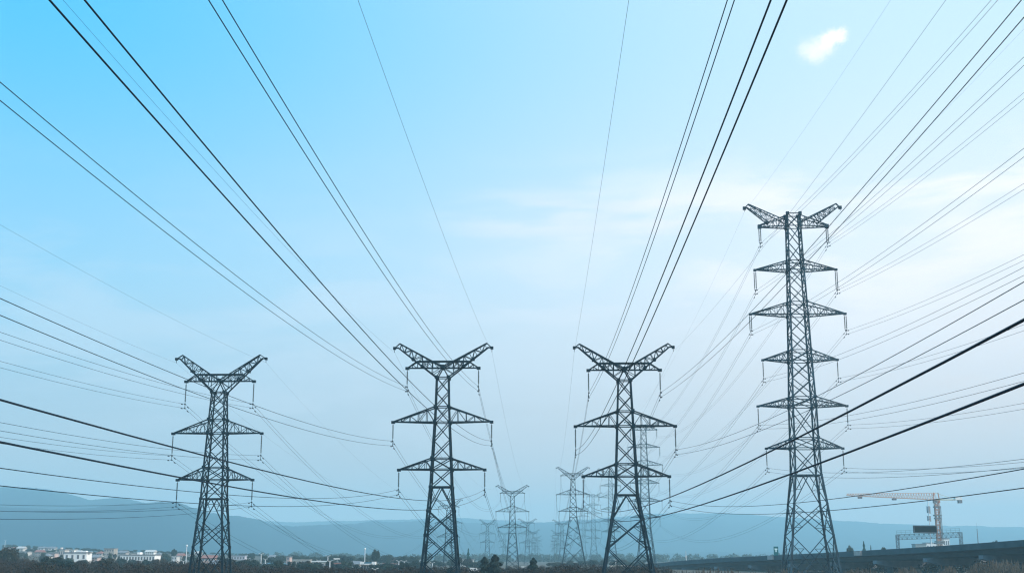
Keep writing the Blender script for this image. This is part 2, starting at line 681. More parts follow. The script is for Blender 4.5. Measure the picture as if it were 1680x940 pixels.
def ins_mesh(zt, zb, thick):
    m = MB()
    L = zt - zb
    n = max(8, int(L / 0.16))
    for dx_ in ((-0.14, 0.14) if thick else (0.0,)):
        prof = [(0.03, 0.0), (0.03, -0.18)]
        for i in range(n):
            z = -0.2 - (L - 0.42) * i / n
            st = (L - 0.42) / n
            prof += [(0.035, z), (0.105, z - st * 0.45), (0.105, z - st * 0.6), (0.035, z - st * 0.9)]
        prof += [(0.03, -L + 0.2), (0.03, -L)]
        m.lathe(prof, 7, (0, dx_) if not thick else (dx_, 0))
    return m


SPACING = 0.6


def insulator(root, x, zt, zh, thick=False):
    """String from the arm tip at zt to the upper conductor at zh, with its clamp plate."""
    m = ins_mesh(zt, zh + 0.12, thick)
    o = m.build('insulator', INSUL, root)
    o.location = (x, 0, zt)
    c = MB()
    d = zh - zt
    c.bar((0, 0, d + 0.14), (0, 0, d - SPACING), 0.06)
    if thick:
        c.bar((-0.2, 0, d + 0.14), (0.2, 0, d + 0.14), 0.1)
    for q in (0, -SPACING):
        c.bar((0, -0.28, d + q - 0.02), (0, 0.28, d + q - 0.02), 0.12)
    c.build('clamp', STEEL, o)
    return o


def pylon3(px0, D, sp, wide, ext=0.0):
    """Pylon with a Y head and two pyramid arm pairs, measured off the photograph at distance D."""
    X = at(px0, HOR, D).x
    root = empty('transmission_pylon', (X, D, 0), RZ)
    Z = lambda py: zat(py, D) + ext
    H = lambda hw, py: hw * mpp(py, D)
    zt, zp, zu, zl, zw, zc = Z(sp['tip'][1]), Z(sp['peak'][1]), Z(sp['up'][1]), Z(sp['low']), Z(sp['waist'][1]), Z(sp['cen'])
    kz = Z(sp['K'][0])
    prof = [(zw, H(sp['waist'][0], sp['waist'][1]) * wide)]
    for a in sp['arms']:
        prof += [(Z(a[0]), H(a[1], a[0]) * wide), (Z(a[2]), H(a[3], a[2]) * wide)]
    prof.append((kz, H(sp['K'][1], sp['K'][0]) * wide))
    hk, hf = H(sp['K'][1], sp['K'][0]) * wide, H(sp['foot'], 940) * wide
    zf = Z(940)
    prof.append((0.0, hk + (hf - hk) * kz / (kz - zf)))
    body = Body(prof)
    levels = sorted([Z(a[0]) for a in sp['arms']] + [Z(a[2]) for a in sp['arms']] + [zw])
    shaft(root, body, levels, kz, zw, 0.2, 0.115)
    hw = body.hw(zw)
    upx, armx, tipx, pkx = H(*sp['up']), H(sp['arm'], sp['low']), H(*sp['tip']), H(*sp['peak'])
    att = {}
    # head frame members shared by both sides
    hm = MB()
    for y in (-1, 1):
        hm.bar((-upx, y * hw * 0.55, zu), (upx, y * hw * 0.55, zu), 0.13)
        cn = Vector((0, y * hw * 0.8, zc))
        hm.cube(cn, 0.5)
        for s in (-1, 1):
            hm.bar(cn, (s * hw, y * hw, zw), 0.13)
    hm.build('head_frame', STEEL, root)
    for s in (-1, 1):
        m = MB()
        for y in (-1, 1):
            lo0 = Vector((s * hw, y * hw, zw))
            lo1 = Vector((s * (tipx - 0.5), y * 0.16, zt + 0.05))
            up0 = Vector((0, y * hw * 0.8, zc))
            up1 = Vector((s * pkx, y * 0.14, zp))
            m.bar(lo0, lo1, 0.16)
            m.bar(up0, up1, 0.15)
            m.bar(up1, (s * tipx, 0, zt), 0.1)
            m.bar(lo1, (s * tipx, 0, zt), 0.14)
            pu, pl = up0, lo0
            n = 8
            for k in range(1, n + 1):
                q = k / n * 0.96
                a, b = lerp(up0, up1, q), lerp(lo0, lo1, q)
                if k > 2:
                    m.bar(a, b, 0.075)
                m.bar(pu if k % 2 else pl, b if k % 2 else a, 0.075)
                pu, pl = a, b
            for q in (0.38, 0.62):
                m.cube(lerp(lo0, lo1, q), 0.34)
        for k in range(7):
            q = 0.25 + k * 0.1
            for c0, c1 in (((s * hw, hw, zw), (s * (tipx - .5), .16, zt + .05)), ((0, hw * .8, zc), (s * pkx, .14, zp))):
                p = lerp(Vector(c0), Vector(c1), q)
                p2 = lerp(Vector(c0), Vector(c1), q + 0.08)
                m.bar(p, (p2.x, -p2.y, p2.z), 0.06)
        m.cube((s * tipx, 0, zt), 0.36)
        m.bar((s * tipx, 0, zt), (s * tipx, 0, zt - 0.55), 0.06)
        m.build('earth_wire_arm', STEEL, root)
        m = MB()
        for y in (-1, 1):
            tp = Vector((s * armx, y * 0.14, zl))
            e0 = Vector((0, y * hw * 0.55, zl + 0.02 * y))
            nd = Vector((s * upx, y * hw * 0.5, zu))
            m.bar(e0, tp, 0.13)
            m.bar(nd, tp, 0.12)
            for k in range(1, 7):
                p = lerp(e0, tp, k / 7)
                px_ = abs(p.x)
                ztop_ = zu if px_ < upx else zl + (zu - zl) * (armx - px_) / (armx - upx)
                m.bar(p, (p.x, p.y, ztop_), 0.06)
                p2 = lerp(e0, tp, (k - 1) / 7)
                m.bar(p2, (p.x, p.y, ztop_), 0.06)
        for k in range(8):
            q = k / 8
            a = lerp(Vector((0, -hw * .55, zl)), Vector((s * armx, -.14, zl)), q)
            b = lerp(Vector((0, hw * .55, zl)), Vector((s * armx, .14, zl)), q + 0.1)
            m.bar(a, b, 0.055)
        m.box(min(s * (armx - .25), s * (armx + .25)), max(s * (armx - .25), s * (armx + .25)), -0.24, 0.24, zl - 0.2, zl + 0.14)
        m.build('cross_arm', STEEL, root)
        sd_ = 'L' if s < 0 else 'R'
        zh = Z(sp['ins'][0])
        insulator(root, s * armx, zl - 0.2, zh)
        att[sd_ + '1'] = Vector((s * armx, 0, zh))
        att['G' + sd_] = Vector((s * tipx, 0, zt - 0.55))
        for i, a in enumerate(sp['arms']):
            tx = H(a[4], a[5])
            pyramid_arm(root, body, s, Z(a[0]), Z(a[2]), tx, Z(a[5]), 0.15, 0.07)
            zh = Z(sp['ins'][i + 1])
            insulator(root, s * tx, Z(a[5]) - 0.2, zh)
            att[sd_ + str(i + 2)] = Vector((s * tx, 0, zh))
    return root, att


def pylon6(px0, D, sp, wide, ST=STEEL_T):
    """Tall pylon with six arm levels and two slanted ears on top."""
    X = at(px0, HOR, D).x
    root = empty('tall_pylon', (X, D, 0), RZ)
    Z = lambda py: zat(py, D)
    H = lambda hw, py: hw * mpp(py, D)
    prof = [(Z(y), H(h, y) * wide) for y, h in sp['body']]
    kz = Z(sp['K'])
    hk, hf = H(21, sp['K']) * wide, H(sp['foot'], 940) * wide
    prof.append((0.0, hk + (hf - hk) * kz / (kz - Z(940))))
    body = Body(prof)
    ztop = Z(sp['top'])
    z1 = Z(sp['arm1'][0])
    levels = [z1]
    for a in sp['arms']:
        levels += [Z(a[0]), Z(a[1])]
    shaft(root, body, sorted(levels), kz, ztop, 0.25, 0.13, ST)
    att = {}
    ht, h1 = body.hw(ztop), body.hw(z1)
    pkx, zp = H(*sp['peak']), Z(sp['peak'][1])
    tx, zt = H(*sp['tip']), Z(sp['tip'][1])
    ax, za = H(sp['arm1'][1], sp['arm1'][0]), z1
    cap = MB()
    for k in range(4):
        cap.bar(body.corner(ztop, *CORN[k]), body.corner(ztop, *CORN[(k + 1) % 4]), 0.14)
        cap.cube(body.corner(ztop, *CORN[k]), 0.5)
    cap.build('top_frame', ST, root)
    for s in (-1, 1):
        sd_ = 'L' if s < 0 else 'R'
        m = MB()
        for y in (-1, 1):
            b0, b1 = Vector((s * h1, y * h1, z1)), Vector((s * ax, y * 0.2, za))
            t0, t1 = Vector((s * ht, y * ht, ztop - 0.3)), Vector((s * ax, y * 0.2, za + 0.35))
            m.bar(b0, b1, 0.16)
            m.bar(t0, t1, 0.15)
            pt, pb = t0, b0
            for k in range(1, 7):
                a, b = lerp(t0, t1, k / 6), lerp(b0, b1, k / 6)
                m.bar(a, b, 0.07)
                m.bar(pb if k % 2 else pt, a if k % 2 else b, 0.07)
                pt, pb = a, b
        for k in range(7):
            m.bar((lerp(s * h1, s * ax, k / 7), -lerp(h1, .2, k / 7), z1), (lerp(s * h1, s * ax, (k + 1) / 7), lerp(h1, .2, (k + 1) / 7), z1), 0.06)
        m.box(min(s * (ax - .3), s * (ax + .3)), max(s * (ax - .3), s * (ax + .3)), -0.3, 0.3, za - 0.25, za + 0.4)
        m.build('cross_arm', ST, root)
        zh = Z(sp['arm1'][2])
        insulator(root, s * ax, za - 0.2, zh, True)
        att[sd_ + '1'] = Vector((s * ax, 0, zh))
        m = MB()
        for y in (-1, 1):
            u0, u1 = Vector((s * h1, y * h1 * 0.95, z1 + 0.2)), Vector((s * pkx, y * 0.2, zp))
            l0, l1 = Vector((s * H(40, 366), y * 0.7, Z(366.5))), Vector((s * (tx - 0.4), y * 0.2, zt + 0.1))
            u0 = Vector((s * h1, y * h1 * 0.95, ztop - 1.4))
            m.bar(u0, u1, 0.15)
            m.bar(l0, l1, 0.15)
            m.bar(u1, (s * tx, 0, zt), 0.13)
            m.bar(l1, (s * tx, 0, zt), 0.15)
            pu, pl = lerp(u0, u1, 0.35), l0
            for k in range(0, 8):
                q = k / 8
                a, b = lerp(u0, u1, 0.35 + 0.63 * q), lerp(l0, l1, q)
                m.bar(a, b, 0.075)
                m.bar(pu if k % 2 else pl, b if k % 2 else a, 0.075)
                pu, pl = a, b
        for k in range(8):
            for c0, c1 in (((s * h1, h1 * .95, ztop - 1.4), (s * pkx, .2, zp)), ((s * H(40, 366), .7, Z(366.5)), (s * (tx - .4), .2, zt + .1))):
                p, p2 = lerp(Vector(c0), Vector(c1), k / 8), lerp(Vector(c0), Vector(c1), (k + 1) / 8)
                m.bar(p, (p2.x, -p2.y, p2.z), 0.06)
        m.cube((s * tx, 0, zt), 0.5)
        m.bar((s * tx, 0, zt), (s * tx, 0, zt - 0.6), 0.06)
        m.build('earth_wire_arm', ST, root)
        att['G' + sd_] = Vector((s * tx, 0, zt - 0.6))
        for i, a in enumerate(sp['arms']):
            x_ = H(a[2], a[3])
            pyramid_arm(root, body, s, Z(a[0]), Z(a[1]), x_, Z(a[3]), 0.17, 0.075, 6, ST)
            zh = Z(a[4])
            insulator(root, s * x_, Z(a[3]) - 0.25, zh, a[5])
            att[sd_ + str(i + 2)] = Vector((s * x_, 0, zh))
    return root, att


SP1 = dict(peak=(64, 582.4), tip=(74, 588.7), up=(38, 614.5), low=625.5, arm=55.9, waist=(12.3, 644), cen=625,
           arms=[(688.5, 15, 710.6, 15.7, 73.2, 710.5), (767, 19, 787, 19.8, 62, 786.6)], ins=[662.5, 747, 823.5], K=(818.3, 21), foot=33)
SP2 = dict(peak=(71.5, 563.5), tip=(80, 571), up=(42, 593), low=603.7, arm=58.5, waist=(10.5, 619.7), cen=602.5,
           arms=[(667.6, 11.7, 693, 12.9, 81, 691.7), (752, 16.2, 770, 17.2, 70.6, 770)], ins=[634, 723, 802.5], K=(799, 18.6), foot=31.5)
SP3 = dict(peak=(72.5, 564), tip=(81, 570), up=(41, 596), low=607, arm=58.5, waist=(10.5, 624.2), cen=606,
           arms=[(674.8, 12.8, 699, 13.8, 81.7, 698.7), (761, 16.7, 781.4, 17.3, 70.5, 781)], ins=[644, 737.5, 820.7], K=(812, 18.6), foot=42)
SP4 = dict(peak=(71.5, 335), tip=(78, 341.3), top=352.5, arm1=(372.5, 54.8, 399.5),
           body=[(352.5, 10.2), (372, 10.3), (444, 11.9), (518, 14.2), (593, 16), (667, 18.7), (735, 19.7), (780, 21)],
           arms=[(429, 444.5, 66.2, 442.4, 476.5, True), (497, 518, 77.3, 514.7, 543, True), (575.8, 593, 60.7, 590, 620.7, False),
                 (652.4, 667, 72.5, 665.7, 697, False), (719, 735.6, 62.4, 735, 767.2, False)], K=780, foot=40)

D1, D2, D3, D4 = 174.0, 157.5, 156.0, 200.0
P1, AT1 = pylon3(346.3, D1, SP1, 1 / 1.21)
P2, AT2 = pylon3(723, D2, SP2, 1 / 1.07)
P3, AT3 = pylon3(1030, D3, SP3, 1 / 1.05)
P4, AT4 = pylon6(1329, D4, SP4, 1 / 1.0)
GP = 'large pylons in the front row'
tag(P1, 'shortest looking Y-headed lattice pylon, leftmost of the front row, beside the town', 'pylon', GP)
tag(P2, 'Y-headed steel lattice pylon with three arm pairs, second from left in front row', 'pylon', GP)
tag(P3, 'dark Y-headed lattice pylon standing just left of the tall six-armed pylon in front', 'pylon', GP)
tag(P4, 'tallest steel pylon with six arm levels, in front of the viaduct', 'pylon', GP)
P3T, AT3T = pylon3(1030, D3, SP3, 1 / 1.05, 7.0)      # taller version for the next place in line 3

WHO = ['leftmost front pylon', 'second front pylon from left', 'third front pylon from left', 'tall six-armed front pylon']
# places of the pylons further along each line: (distance, change of base height)
CH = [[(590, -1.6), (975, 0.0), (1360, -1)],
      [(481, 0.0), (846, -2.0), (1190, -2), (1540, -2), (1880, -2)],
      [(477, 0.0), (841, -2.5), (1180, -2.5), (1500, -2.5), (1850, -2.5)],
      [(531, -1.0), (818, -1.5), (1130, -1.5), (1440, -2)]]
ORD = ['second', 'third', 'fourth', 'fifth', 'sixth']
ROOTS = []
for k, (p, a) in enumerate(((P1, AT1), (P2, AT2), (P3, AT3), (P4, AT4))):
    row = [(Vector(p.location), a)]
    for i, (D, dz_) in enumerate(CH[k]):
        src, at_ = (P3T, AT3T) if (k == 2 and i == 0) else (p, a)
        c = src if src is P3T else copy_tree(src)
        c.location = (p.location.x + A * (D - p.location.y), D, dz_)
        tag(c, '%s pylon %s in the line receding behind the %s' % (('hazy' if i == 0 else 'faint'), ORD[i], WHO[k]), 'pylon', 'pylons fading into the haze')
        row.append((Vector(c.location), at_))
    ROOTS.append(row)


def wpt(place, key):
    loc, a = place
    v = a[key]
    c, s = math.cos(RZ), math.sin(RZ)
    return Vector((loc.x + v.x * c, loc.y + v.x * s, loc.z + v.z))


# ------------------------------------------------------------------ wires
# photograph pixels the upper wire of each bundle passes through, from the front pylon back over the camera
NEAR = [
    {'L1': [(200, 642), (0, 592.5)], 'R1': [(200, 610.4), (0, 544.3)], 'L2': [(200, 741), (0, 717)], 'R2': [(200, 727), (0, 692.6)],
     'L3': [(150, 829), (0, 827.8)], 'R3': [(200, 838), (0, 838.5)], 'GL': [(200, 557.5), (0, 469)], 'GR': [(200, 479), (0, 369)]},
    {'L1': [(200, 303.6), (0, 134)], 'R1': [(460, 160), (364.8, 0)], 'L2': [(200, 577.5), (0, 489.4)], 'R2': [(302.9, 200), (138.6, 0)],
     'L3': [(200, 793.6), (0, 767.6)], 'R3': [(700, 819), (200, 712.5), (0, 654.5)], 'GL': [(280, 200), (102.9, 0)], 'GR': [(773, 500), (587, 0)]},
    {'L1': [(1129.8, 200), (1193.3, 0)], 'R1': [(1509, 200), (1675.7, 0)], 'L2': [(1187.5, 200), (1264.5, 0)], 'R2': [(1480, 575.5), (1680, 462.8)],
     'L3': [(1100, 814.5), (1480, 630.6), (1680, 525)], 'R3': [(1200, 828), (1480, 802.7), (1680, 769.3)], 'GL': [(975, 372), (1032, 0)], 'GR': [(1319, 320), (1408.7, 200), (1551, 0)]},
    {'L1': [(1449, 200), (1626.8, 0)], 'R1': [(1496.5, 300), (1622, 200), (1680, 153)], 'L2': [(1380, 367), (1458, 300), (1570, 200), (1680, 94)],
     'R2': [(1480, 417.6), (1680, 302.5)], 'L3': [(1380, 459.6), (1480, 392), (1680, 243.8)], 'R3': [(1547, 480), (1680, 418)],
     'L4': [(1380, 580), (1680, 438.5)], 'R4': [(1480, 595), (1680, 533)], 'L5': [(1380, 681), (1480, 663.7), (1680, 612.3)],
     'R5': [(1480, 689), (1680, 661.7)], 'L6': [(1480, 770.5), (1680, 753.5)], 'R6': [(1480, 767.5), (1680, 758.5)],
     'GL': [(1330, 200), (1461, 0)], 'GR': [(1540, 191), (1667, 62)]}]
SPAN = [416.0, 324.0, 321.0, 318.0]
PERP = Vector((DIR.y, -DIR.x, 0))
CAMP = Vector((0, 0, CZ))
C0 = 0.00033


def fit(P0, pts, c0):
    """z(s) = z0 + b s + c s^2 in the vertical plane through P0 along the line."""
    rows, rhs = [], []
    for px, py in pts:
        r = ray(px, py)
        den = r.dot(PERP)
        t_ = (P0 - CAMP).dot(PERP) / den
        q = CAMP + r * t_
        s = (q - P0).dot(DIR)
        wgt = 1.0 / max(5.0, t_)          # metres -> about pixels
        rows.append([s * wgt, s * s * wgt])
        rhs.append((q.z - P0.z) * wgt)
    # weak prior on the curvature
    rows.append([0, 30.0])
    rhs.append(c0 * 30.0)
    sol, *_ = np.linalg.lstsq(np.array(rows), np.array(rhs), rcond=None)
    return float(sol[0]), float(sol[1])


ARMN = [{1: 'top', 2: 'middle', 3: 'lowest'}] * 3 + [{1: 'first', 2: 'second', 3: 'third', 4: 'fourth', 5: 'fifth', 6: 'sixth'}]
WHOS = ['leftmost front pylon', 'second front pylon', 'third front pylon', 'tall six-armed pylon']
RW = 0.0175
RG = 0.0085


def damper(m, p, d):
    m.bar(p - d * 0.22 - Vector((0, 0, 0.10)), p + d * 0.22 - Vector((0, 0, 0.10)), 0.03)
    for q in (-0.22, 0.22):
        m.cube(p + d * q - Vector((0, 0, 0.10)), 0.11)
    m.bar(p, p - Vector((0, 0, 0.1)), 0.04)


def string(P0, path, label, group, earth, damp):
    """One bundle (two wires kept 0.6 m apart) or one earth wire along the path."""
    if earth:
        m = MB()
        m.tube([p - P0 for p in path], RG, 4)
        o = m.build('earth_wire', WIRE)
        o.location = P0
        tag(o, label, 'earth wire', group)
        return
    root = empty('conductor_bundle', P0)
    tag(root, label, 'power line', group)
    off = Vector((0, 0, SPACING))
    for k in (0, 1):
        m = MB()
        pts = [p - P0 - off * k for p in path]
        m.tube(pts, RW, 5)
        m.build('conductor', WIRE, root)
        if damp:
            dm = MB()
            d = (pts[1] - pts[0]).normalized()
            damper(dm, pts[0] + d * 1.5, d)
            dm.build('vibration_damper', STEEL, root)


FITC = {}
for k in range(4):
    row = ROOTS[k]
    cs = []
    for key, pts in NEAR[k].items():
        P0 = wpt(row[0], key)
        b, c = fit(P0, pts, C0 * (0.8 if key[0] == 'G' else 1))
        cs.append(c)
        FITC[(k, key)] = (b, c)
        n = 70
        L = SPAN[k]
        path = []
        for i in range(n + 1):
            s = -L * i / n
            q = P0 + DIR * s
            q.z = P0.z + b * s + c * s * s
            path.append(q)
        sdn = 'left' if 'L' in key else 'right'
        if key[0] == 'G':
            lb = 'thin earth wire from overhead to %s upper tip of %s' % (sdn, WHOS[k])
            string(P0, path, lb, 'earth wires coming from overhead', True, False)
        else:
            lb = 'near twin wires from overhead to %s end of %s arm, %s' % (sdn, ARMN[k][int(key[1])], WHOS[k])
            string(P0, path, lb, 'twin wires coming from overhead to the front pylons', False, True)
    cm = sorted(cs)[len(cs) // 2]
    for i in range(min(3, len(row) - 1)):
        for key in NEAR[k]:
            Pa, Pb = wpt(row[i], key), wpt(row[i + 1], key)
            L = (Pb - Pa).length
            sag = (cm if 0.0002 < cm < 0.0006 else C0) * L * L / 4
            if key[0] == 'G':
                sag *= 0.7
            n = 48
            path = []
            for j in range(n + 1):
                u = j / n
                q = Pa.lerp(Pb, u)
                q.z -= 4 * sag * u * (1 - u)
                path.append(q)
            sdn = 'left' if 'L' in key else 'right'
            hop = ['first', 'second', 'third'][i]
            arm = '' if key[0] == 'G' else ARMN[k][int(key[1])]
            if key[0] == 'G':
                lb = 'thin earth wire, %s receding span behind the %s, %s tip' % (hop, WHOS[k], sdn)
                string(Pa, path, lb, 'earth wires receding into the haze', True, False)
            else:
                lb = 'receding twin wires, %s span behind the %s, %s end of %s arm' % (hop, WHOS[k], sdn, arm)
                string(Pa, path, lb, 'twin wires receding between the pylons', False, i == 0)
print('FITS', {str(q): (round(b, 4), round(c * 1e4, 2)) for q, (b, c) in FITC.items()})

# ------------------------------------------------------------------ viaduct
PATH = []
for px, py, D in ((1076, 923.5, 480), (1110, 920, 462), (1180, 915, 432), (1260, 911, 400), (1360, 905.8, 362), (1480, 899, 325), (1580, 892.3, 297), (1680, 885, 274)):
    PATH.append(at(px, py, D))
e0, e1 = PATH[0] - PATH[1], PATH[-1] - PATH[-2]
PATH = [PATH[0] + e0.normalized() * 60 + Vector((0, 0, 0.6))] + PATH + [PATH[-1] + e1.normalized() * q for q in (25, 55)]


def path_pt(u):
    """Catmull-Rom along PATH, u in 0..len-1."""
    i = min(int(u), len(PATH) - 2)
    t = u - i
    p0, p1, p2, p3 = PATH[max(i - 1, 0)], PATH[i], PATH[i + 1], PATH[min(i + 2, len(PATH) - 1)]
    return 0.5 * ((2 * p1) + (p2 - p0) * t + (2 * p0 - 5 * p1 + 4 * p2 - p3) * t * t + (3 * p1 - p0 - 3 * p2 + p3) * t ** 3)


NS = 96
SAMP = [path_pt((len(PATH) - 1) * i / NS) for i in range(NS + 1)]
NRM = []
for i in range(NS + 1):
    d = SAMP[min(i + 1, NS)] - SAMP[max(i - 1, 0)]
    n_ = Vector((d.y, -d.x, 0)).normalized()
    if n_.x < 0:
        n_ = -n_
    NRM.append(n_)                      # points away from the camera side, to the right
BO = Vector((90, 360, 0))
via = empty('viaduct', BO)
tag(via, 'long dark concrete road viaduct curving away behind the tall pylon', 'bridge')


def sweep(name, prof, m, parent, i0=0, i1=NS):
    b = MB()
    k = len(prof)
    for i in range(i0, i1 + 1):
        for o, z in prof:
            p = SAMP[i] + NRM[i] * o - BO
            b.v.append(Vector((p.x, p.y, p.z + z)))
    for i in range(i1 - i0):
        for j in range(k):
            a, c = i * k + j, i * k + (j + 1) % k
            b.f.append((a, c, c + k, a + k))
    b.f.append(tuple(range(k))[::-1])
    b.f.append(tuple((i1 - i0) * k + j for j in range(k)))
    return b.build(name, m, parent)


WD = 17.0
sweep('parapet', [(0, 0), (0.3, 0), (0.35, -1.42), (0, -1.42)], CONC, via)
sweep('parapet', [(WD - 0.3, 0), (WD, 0), (WD, -1.42), (WD - 0.35, -1.42)], CONC, via)
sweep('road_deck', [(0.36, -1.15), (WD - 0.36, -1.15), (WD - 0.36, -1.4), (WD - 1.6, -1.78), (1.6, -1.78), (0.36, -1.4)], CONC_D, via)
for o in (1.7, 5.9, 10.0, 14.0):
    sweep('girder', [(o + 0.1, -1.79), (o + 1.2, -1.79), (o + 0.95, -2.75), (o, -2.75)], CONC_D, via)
# paler pinkish blocks on the parapet face
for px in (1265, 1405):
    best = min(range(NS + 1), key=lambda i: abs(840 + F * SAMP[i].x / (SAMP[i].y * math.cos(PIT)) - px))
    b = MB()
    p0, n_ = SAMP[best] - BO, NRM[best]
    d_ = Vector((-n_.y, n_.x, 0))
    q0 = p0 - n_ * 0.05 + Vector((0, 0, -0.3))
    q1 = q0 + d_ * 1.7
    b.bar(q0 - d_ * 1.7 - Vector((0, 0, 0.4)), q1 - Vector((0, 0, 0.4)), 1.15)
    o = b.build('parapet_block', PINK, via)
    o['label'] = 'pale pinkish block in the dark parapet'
# piers with hammerhead caps and drain boxes
acc, last = 0.0, SAMP[0]
for i in range(1, NS + 1):
    acc += (SAMP[i] - last).length
    last = SAMP[i]
    if acc < 24:
        continue
    acc = 0
    p, n_ = SAMP[i] - BO, NRM[i]
    d_ = Vector((-n_.y, n_.x, 0))
    zt = p.z - 2.76
    pr = empty('pier', p + n_ * (WD / 2) - Vector((0, 0, p.z)))
    pr.parent = via
    loc = Vector(pr.location)
    for o in (-4.2, 4.2):
        m = MB()
        c = n_ * o
        m.lathe([(0.85, -0.6), (0.85, zt - 1.3)], 14, (c.x, c.y))
        m.build('column', CONC, pr)
    m = MB()
    k0 = len(m.v)
    for q in (-0.9, 0.9):
        for o, z in ((-8.7, zt - 0.02), (8.7, zt - 0.02), (8.7, zt - 0.9), (5.0, zt - 1.8), (-5.0, zt - 1.8), (-8.7, zt - 0.9)):
            v = n_ * o + d_ * q
            m.v.append(Vector((v.x, v.y, z)))
    m.f += [tuple(range(6)), tuple(range(6, 12))[::-1]] + [(j, j + 6, (j + 1) % 6 + 6, (j + 1) % 6) for j in range(6)]
    m.build('pier_cap', ROOFG, pr)


def bridge_at(px):
    i = min(range(NS + 1), key=lambda i: abs(840 + F * SAMP[i].x / (SAMP[i].y * math.cos(PIT)) - px))
    return SAMP[i], NRM[i]


# teal sign on the viaduct
p, n_ = bridge_at(1274.5)
D = p.y + 1.5
sg = empty('road_sign', (p.x, D, p.z - 1.0))
tag(sg, 'small teal upright sign with pale T-shaped mark above the viaduct parapet', 'sign')
k = mpp(905, D)
b0, t0 = zat(911, D) - sg.location.z, zat(896, D) - sg.location.z
m = MB()
m.box(-3.7 * k, 3.7 * k, -0.06, 0.06, b0, t0)
m.build('sign_panel', TEAL, sg)
m = MB()
m.box(-2.3 * k, 2.3 * k, -0.075, -0.062, b0 + 9.4 * k, b0 + 11.6 * k)
m.box(-1.0 * k, 1.0 * k, -0.075, -0.062, b0 + 6.0 * k, b0 + 9.39 * k)
m.build('sign_mark', mat('sign_white', (0.62, 0.8, 0.82), 0.5), sg)
m = MB()
for s in (-1, 1):
    m.bar((s * 2.4 * k, 0.12, -0.15), (s * 2.4 * k, 0.12, t0 - 0.3), 0.1)
m.build('sign_post', STEEL, sg)

# gantry with its dark message board
p, n_ = bridge_at(1473.5)
D = p.y + 1.0
gx0, gx1 = at(1473.5, 900, D).x, at(1577, 890, D).x
ga = empty('sign_gantry', ((gx0 + gx1) / 2, D, p.z - 1.15))
tag(ga, 'steel lattice gantry over the viaduct road carrying a blank message board', 'gantry')
gz0 = ga.location.z
GL = (gx1 - gx0) / 2
zA, zB = zat(874.5, D) - gz0, zat(883, D) - gz0
tilt = zat(871.5, D) - zat(875.5, D)
for s in (-1, 1):
    m = MB()
    top_ = zB + (zA - zB) + (tilt * 0.5 * s)
    for a in (-0.32, 0.32):
        for b_ in (-0.35, 0.35):
            m.bar((s * GL + a, b_, 0), (s * GL + a, b_, top_), 0.11)
    n = 8
    for i in range(n):
        z0_, z1_ = top_ * i / n, top_ * (i + 1) / n
        q = 1 if i % 2 else -1
        for b_ in (-0.35, 0.35):
            m.bar((s * GL - 0.32 * q, b_, z0_), (s * GL + 0.32 * q, b_, z1_), 0.06)
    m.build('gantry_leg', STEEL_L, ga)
m = MB()
for b_ in (-0.35, 0.35):
    for zz in (zA, zB):
        m.bar((-GL, b_, zz - tilt / 2), (GL, b_, zz + tilt / 2), 0.1)
    n = 26
    for i in range(n):
        x0_, x1_ = -GL + 2 * GL * i / n, -GL + 2 * GL * (i + 1) / n
        za, zb = (zA, zB) if i % 2 else (zB, zA)
        o0, o1 = tilt * x0_ / GL / 2, tilt * x1_ / GL / 2
        m.bar((x0_, b_, za + o0), (x1_, b_, zb + o1), 0.045)
        m.bar((x0_, b_, zB + o0), (x0_, b_, zA + o0), 0.04)
m.build('truss_beam', STEEL_L, ga)
m = MB()
for zz in (0.55, 1.0):
    for x0_, x1_ in ((-GL, GL),):
        m.bar((x0_, 0.4, zA + zz - tilt / 2), (x1_, 0.4, zA + zz + tilt / 2), 0.035)
for i in range(15):
    x_ = -GL + 2 * GL * i / 14
    m.bar((x_, 0.4, zA + tilt * x_ / GL / 2), (x_, 0.4, zA + 1.0 + tilt * x_ / GL / 2), 0.035)
m.build('handrail', STEEL_L, ga)
bx0, bx1 = at(1497, 868, D).x - ga.location.x, at(1535.5, 868, D).x - ga.location.x
z0_, z1_ = zat(874, D) - gz0, zat(861.5, D) - gz0
m = MB()
m.box(bx0, bx1, -0.95, -0.5, z0_, z1_)
bd = m.build('message_board', DARKP, ga)
m = MB()
for a in ((bx0, bx0 + 0.25, z0_, z1_), (bx1 - 0.2, bx1, z0_, z1_)):
    m.box(a[0], a[1], -1.0, -0.955, a[2], a[3])
m.box(bx0 + 0.26, bx1 - 0.21, -1.0, -0.955, z1_ - 0.22, z1_)
m.box(bx0 + 0.26, bx1 - 0.21, -1.0, -0.955, z0_, z0_ + 0.25)
m.build('board_frame', STEEL_L, bd)

# ------------------------------------------------------------------ tower crane
D = 640
bx = at(1541.5, 893, D)
cr = empty('tower_crane', (bx.x, D, gz(bx.x, D)))
tag(cr, 'orange tower crane with long pale jib and white counterweight beyond the viaduct', 'crane')
cz0 = cr.location.z
k = mpp(850, D)
zj = zat(819.5, D) - cz0
hm = 3.1 * k
m = MB()
for a in (-hm, hm):
    for b_ in (-hm, hm):
        m.bar((a, b_, 0), (a, b_, zj), 0.32)
n = 26
for i in range(n):
    z0_, z1_ = zj * i / n, zj * (i + 1) / n
    for a in (-hm, hm):
        q = a if i % 2 else -a
        m.bar((-q, a, z0_), (q, a, z1_), 0.15)
        m.bar((a, -q, z0_), (a, q, z1_), 0.15)
        m.bar((-hm, a, z1_), (hm, a, z1_), 0.2)
        m.bar((a, -hm, z1_), (a, hm, z1_), 0.2)
m.build('mast', CRANE, cr)
m = MB()
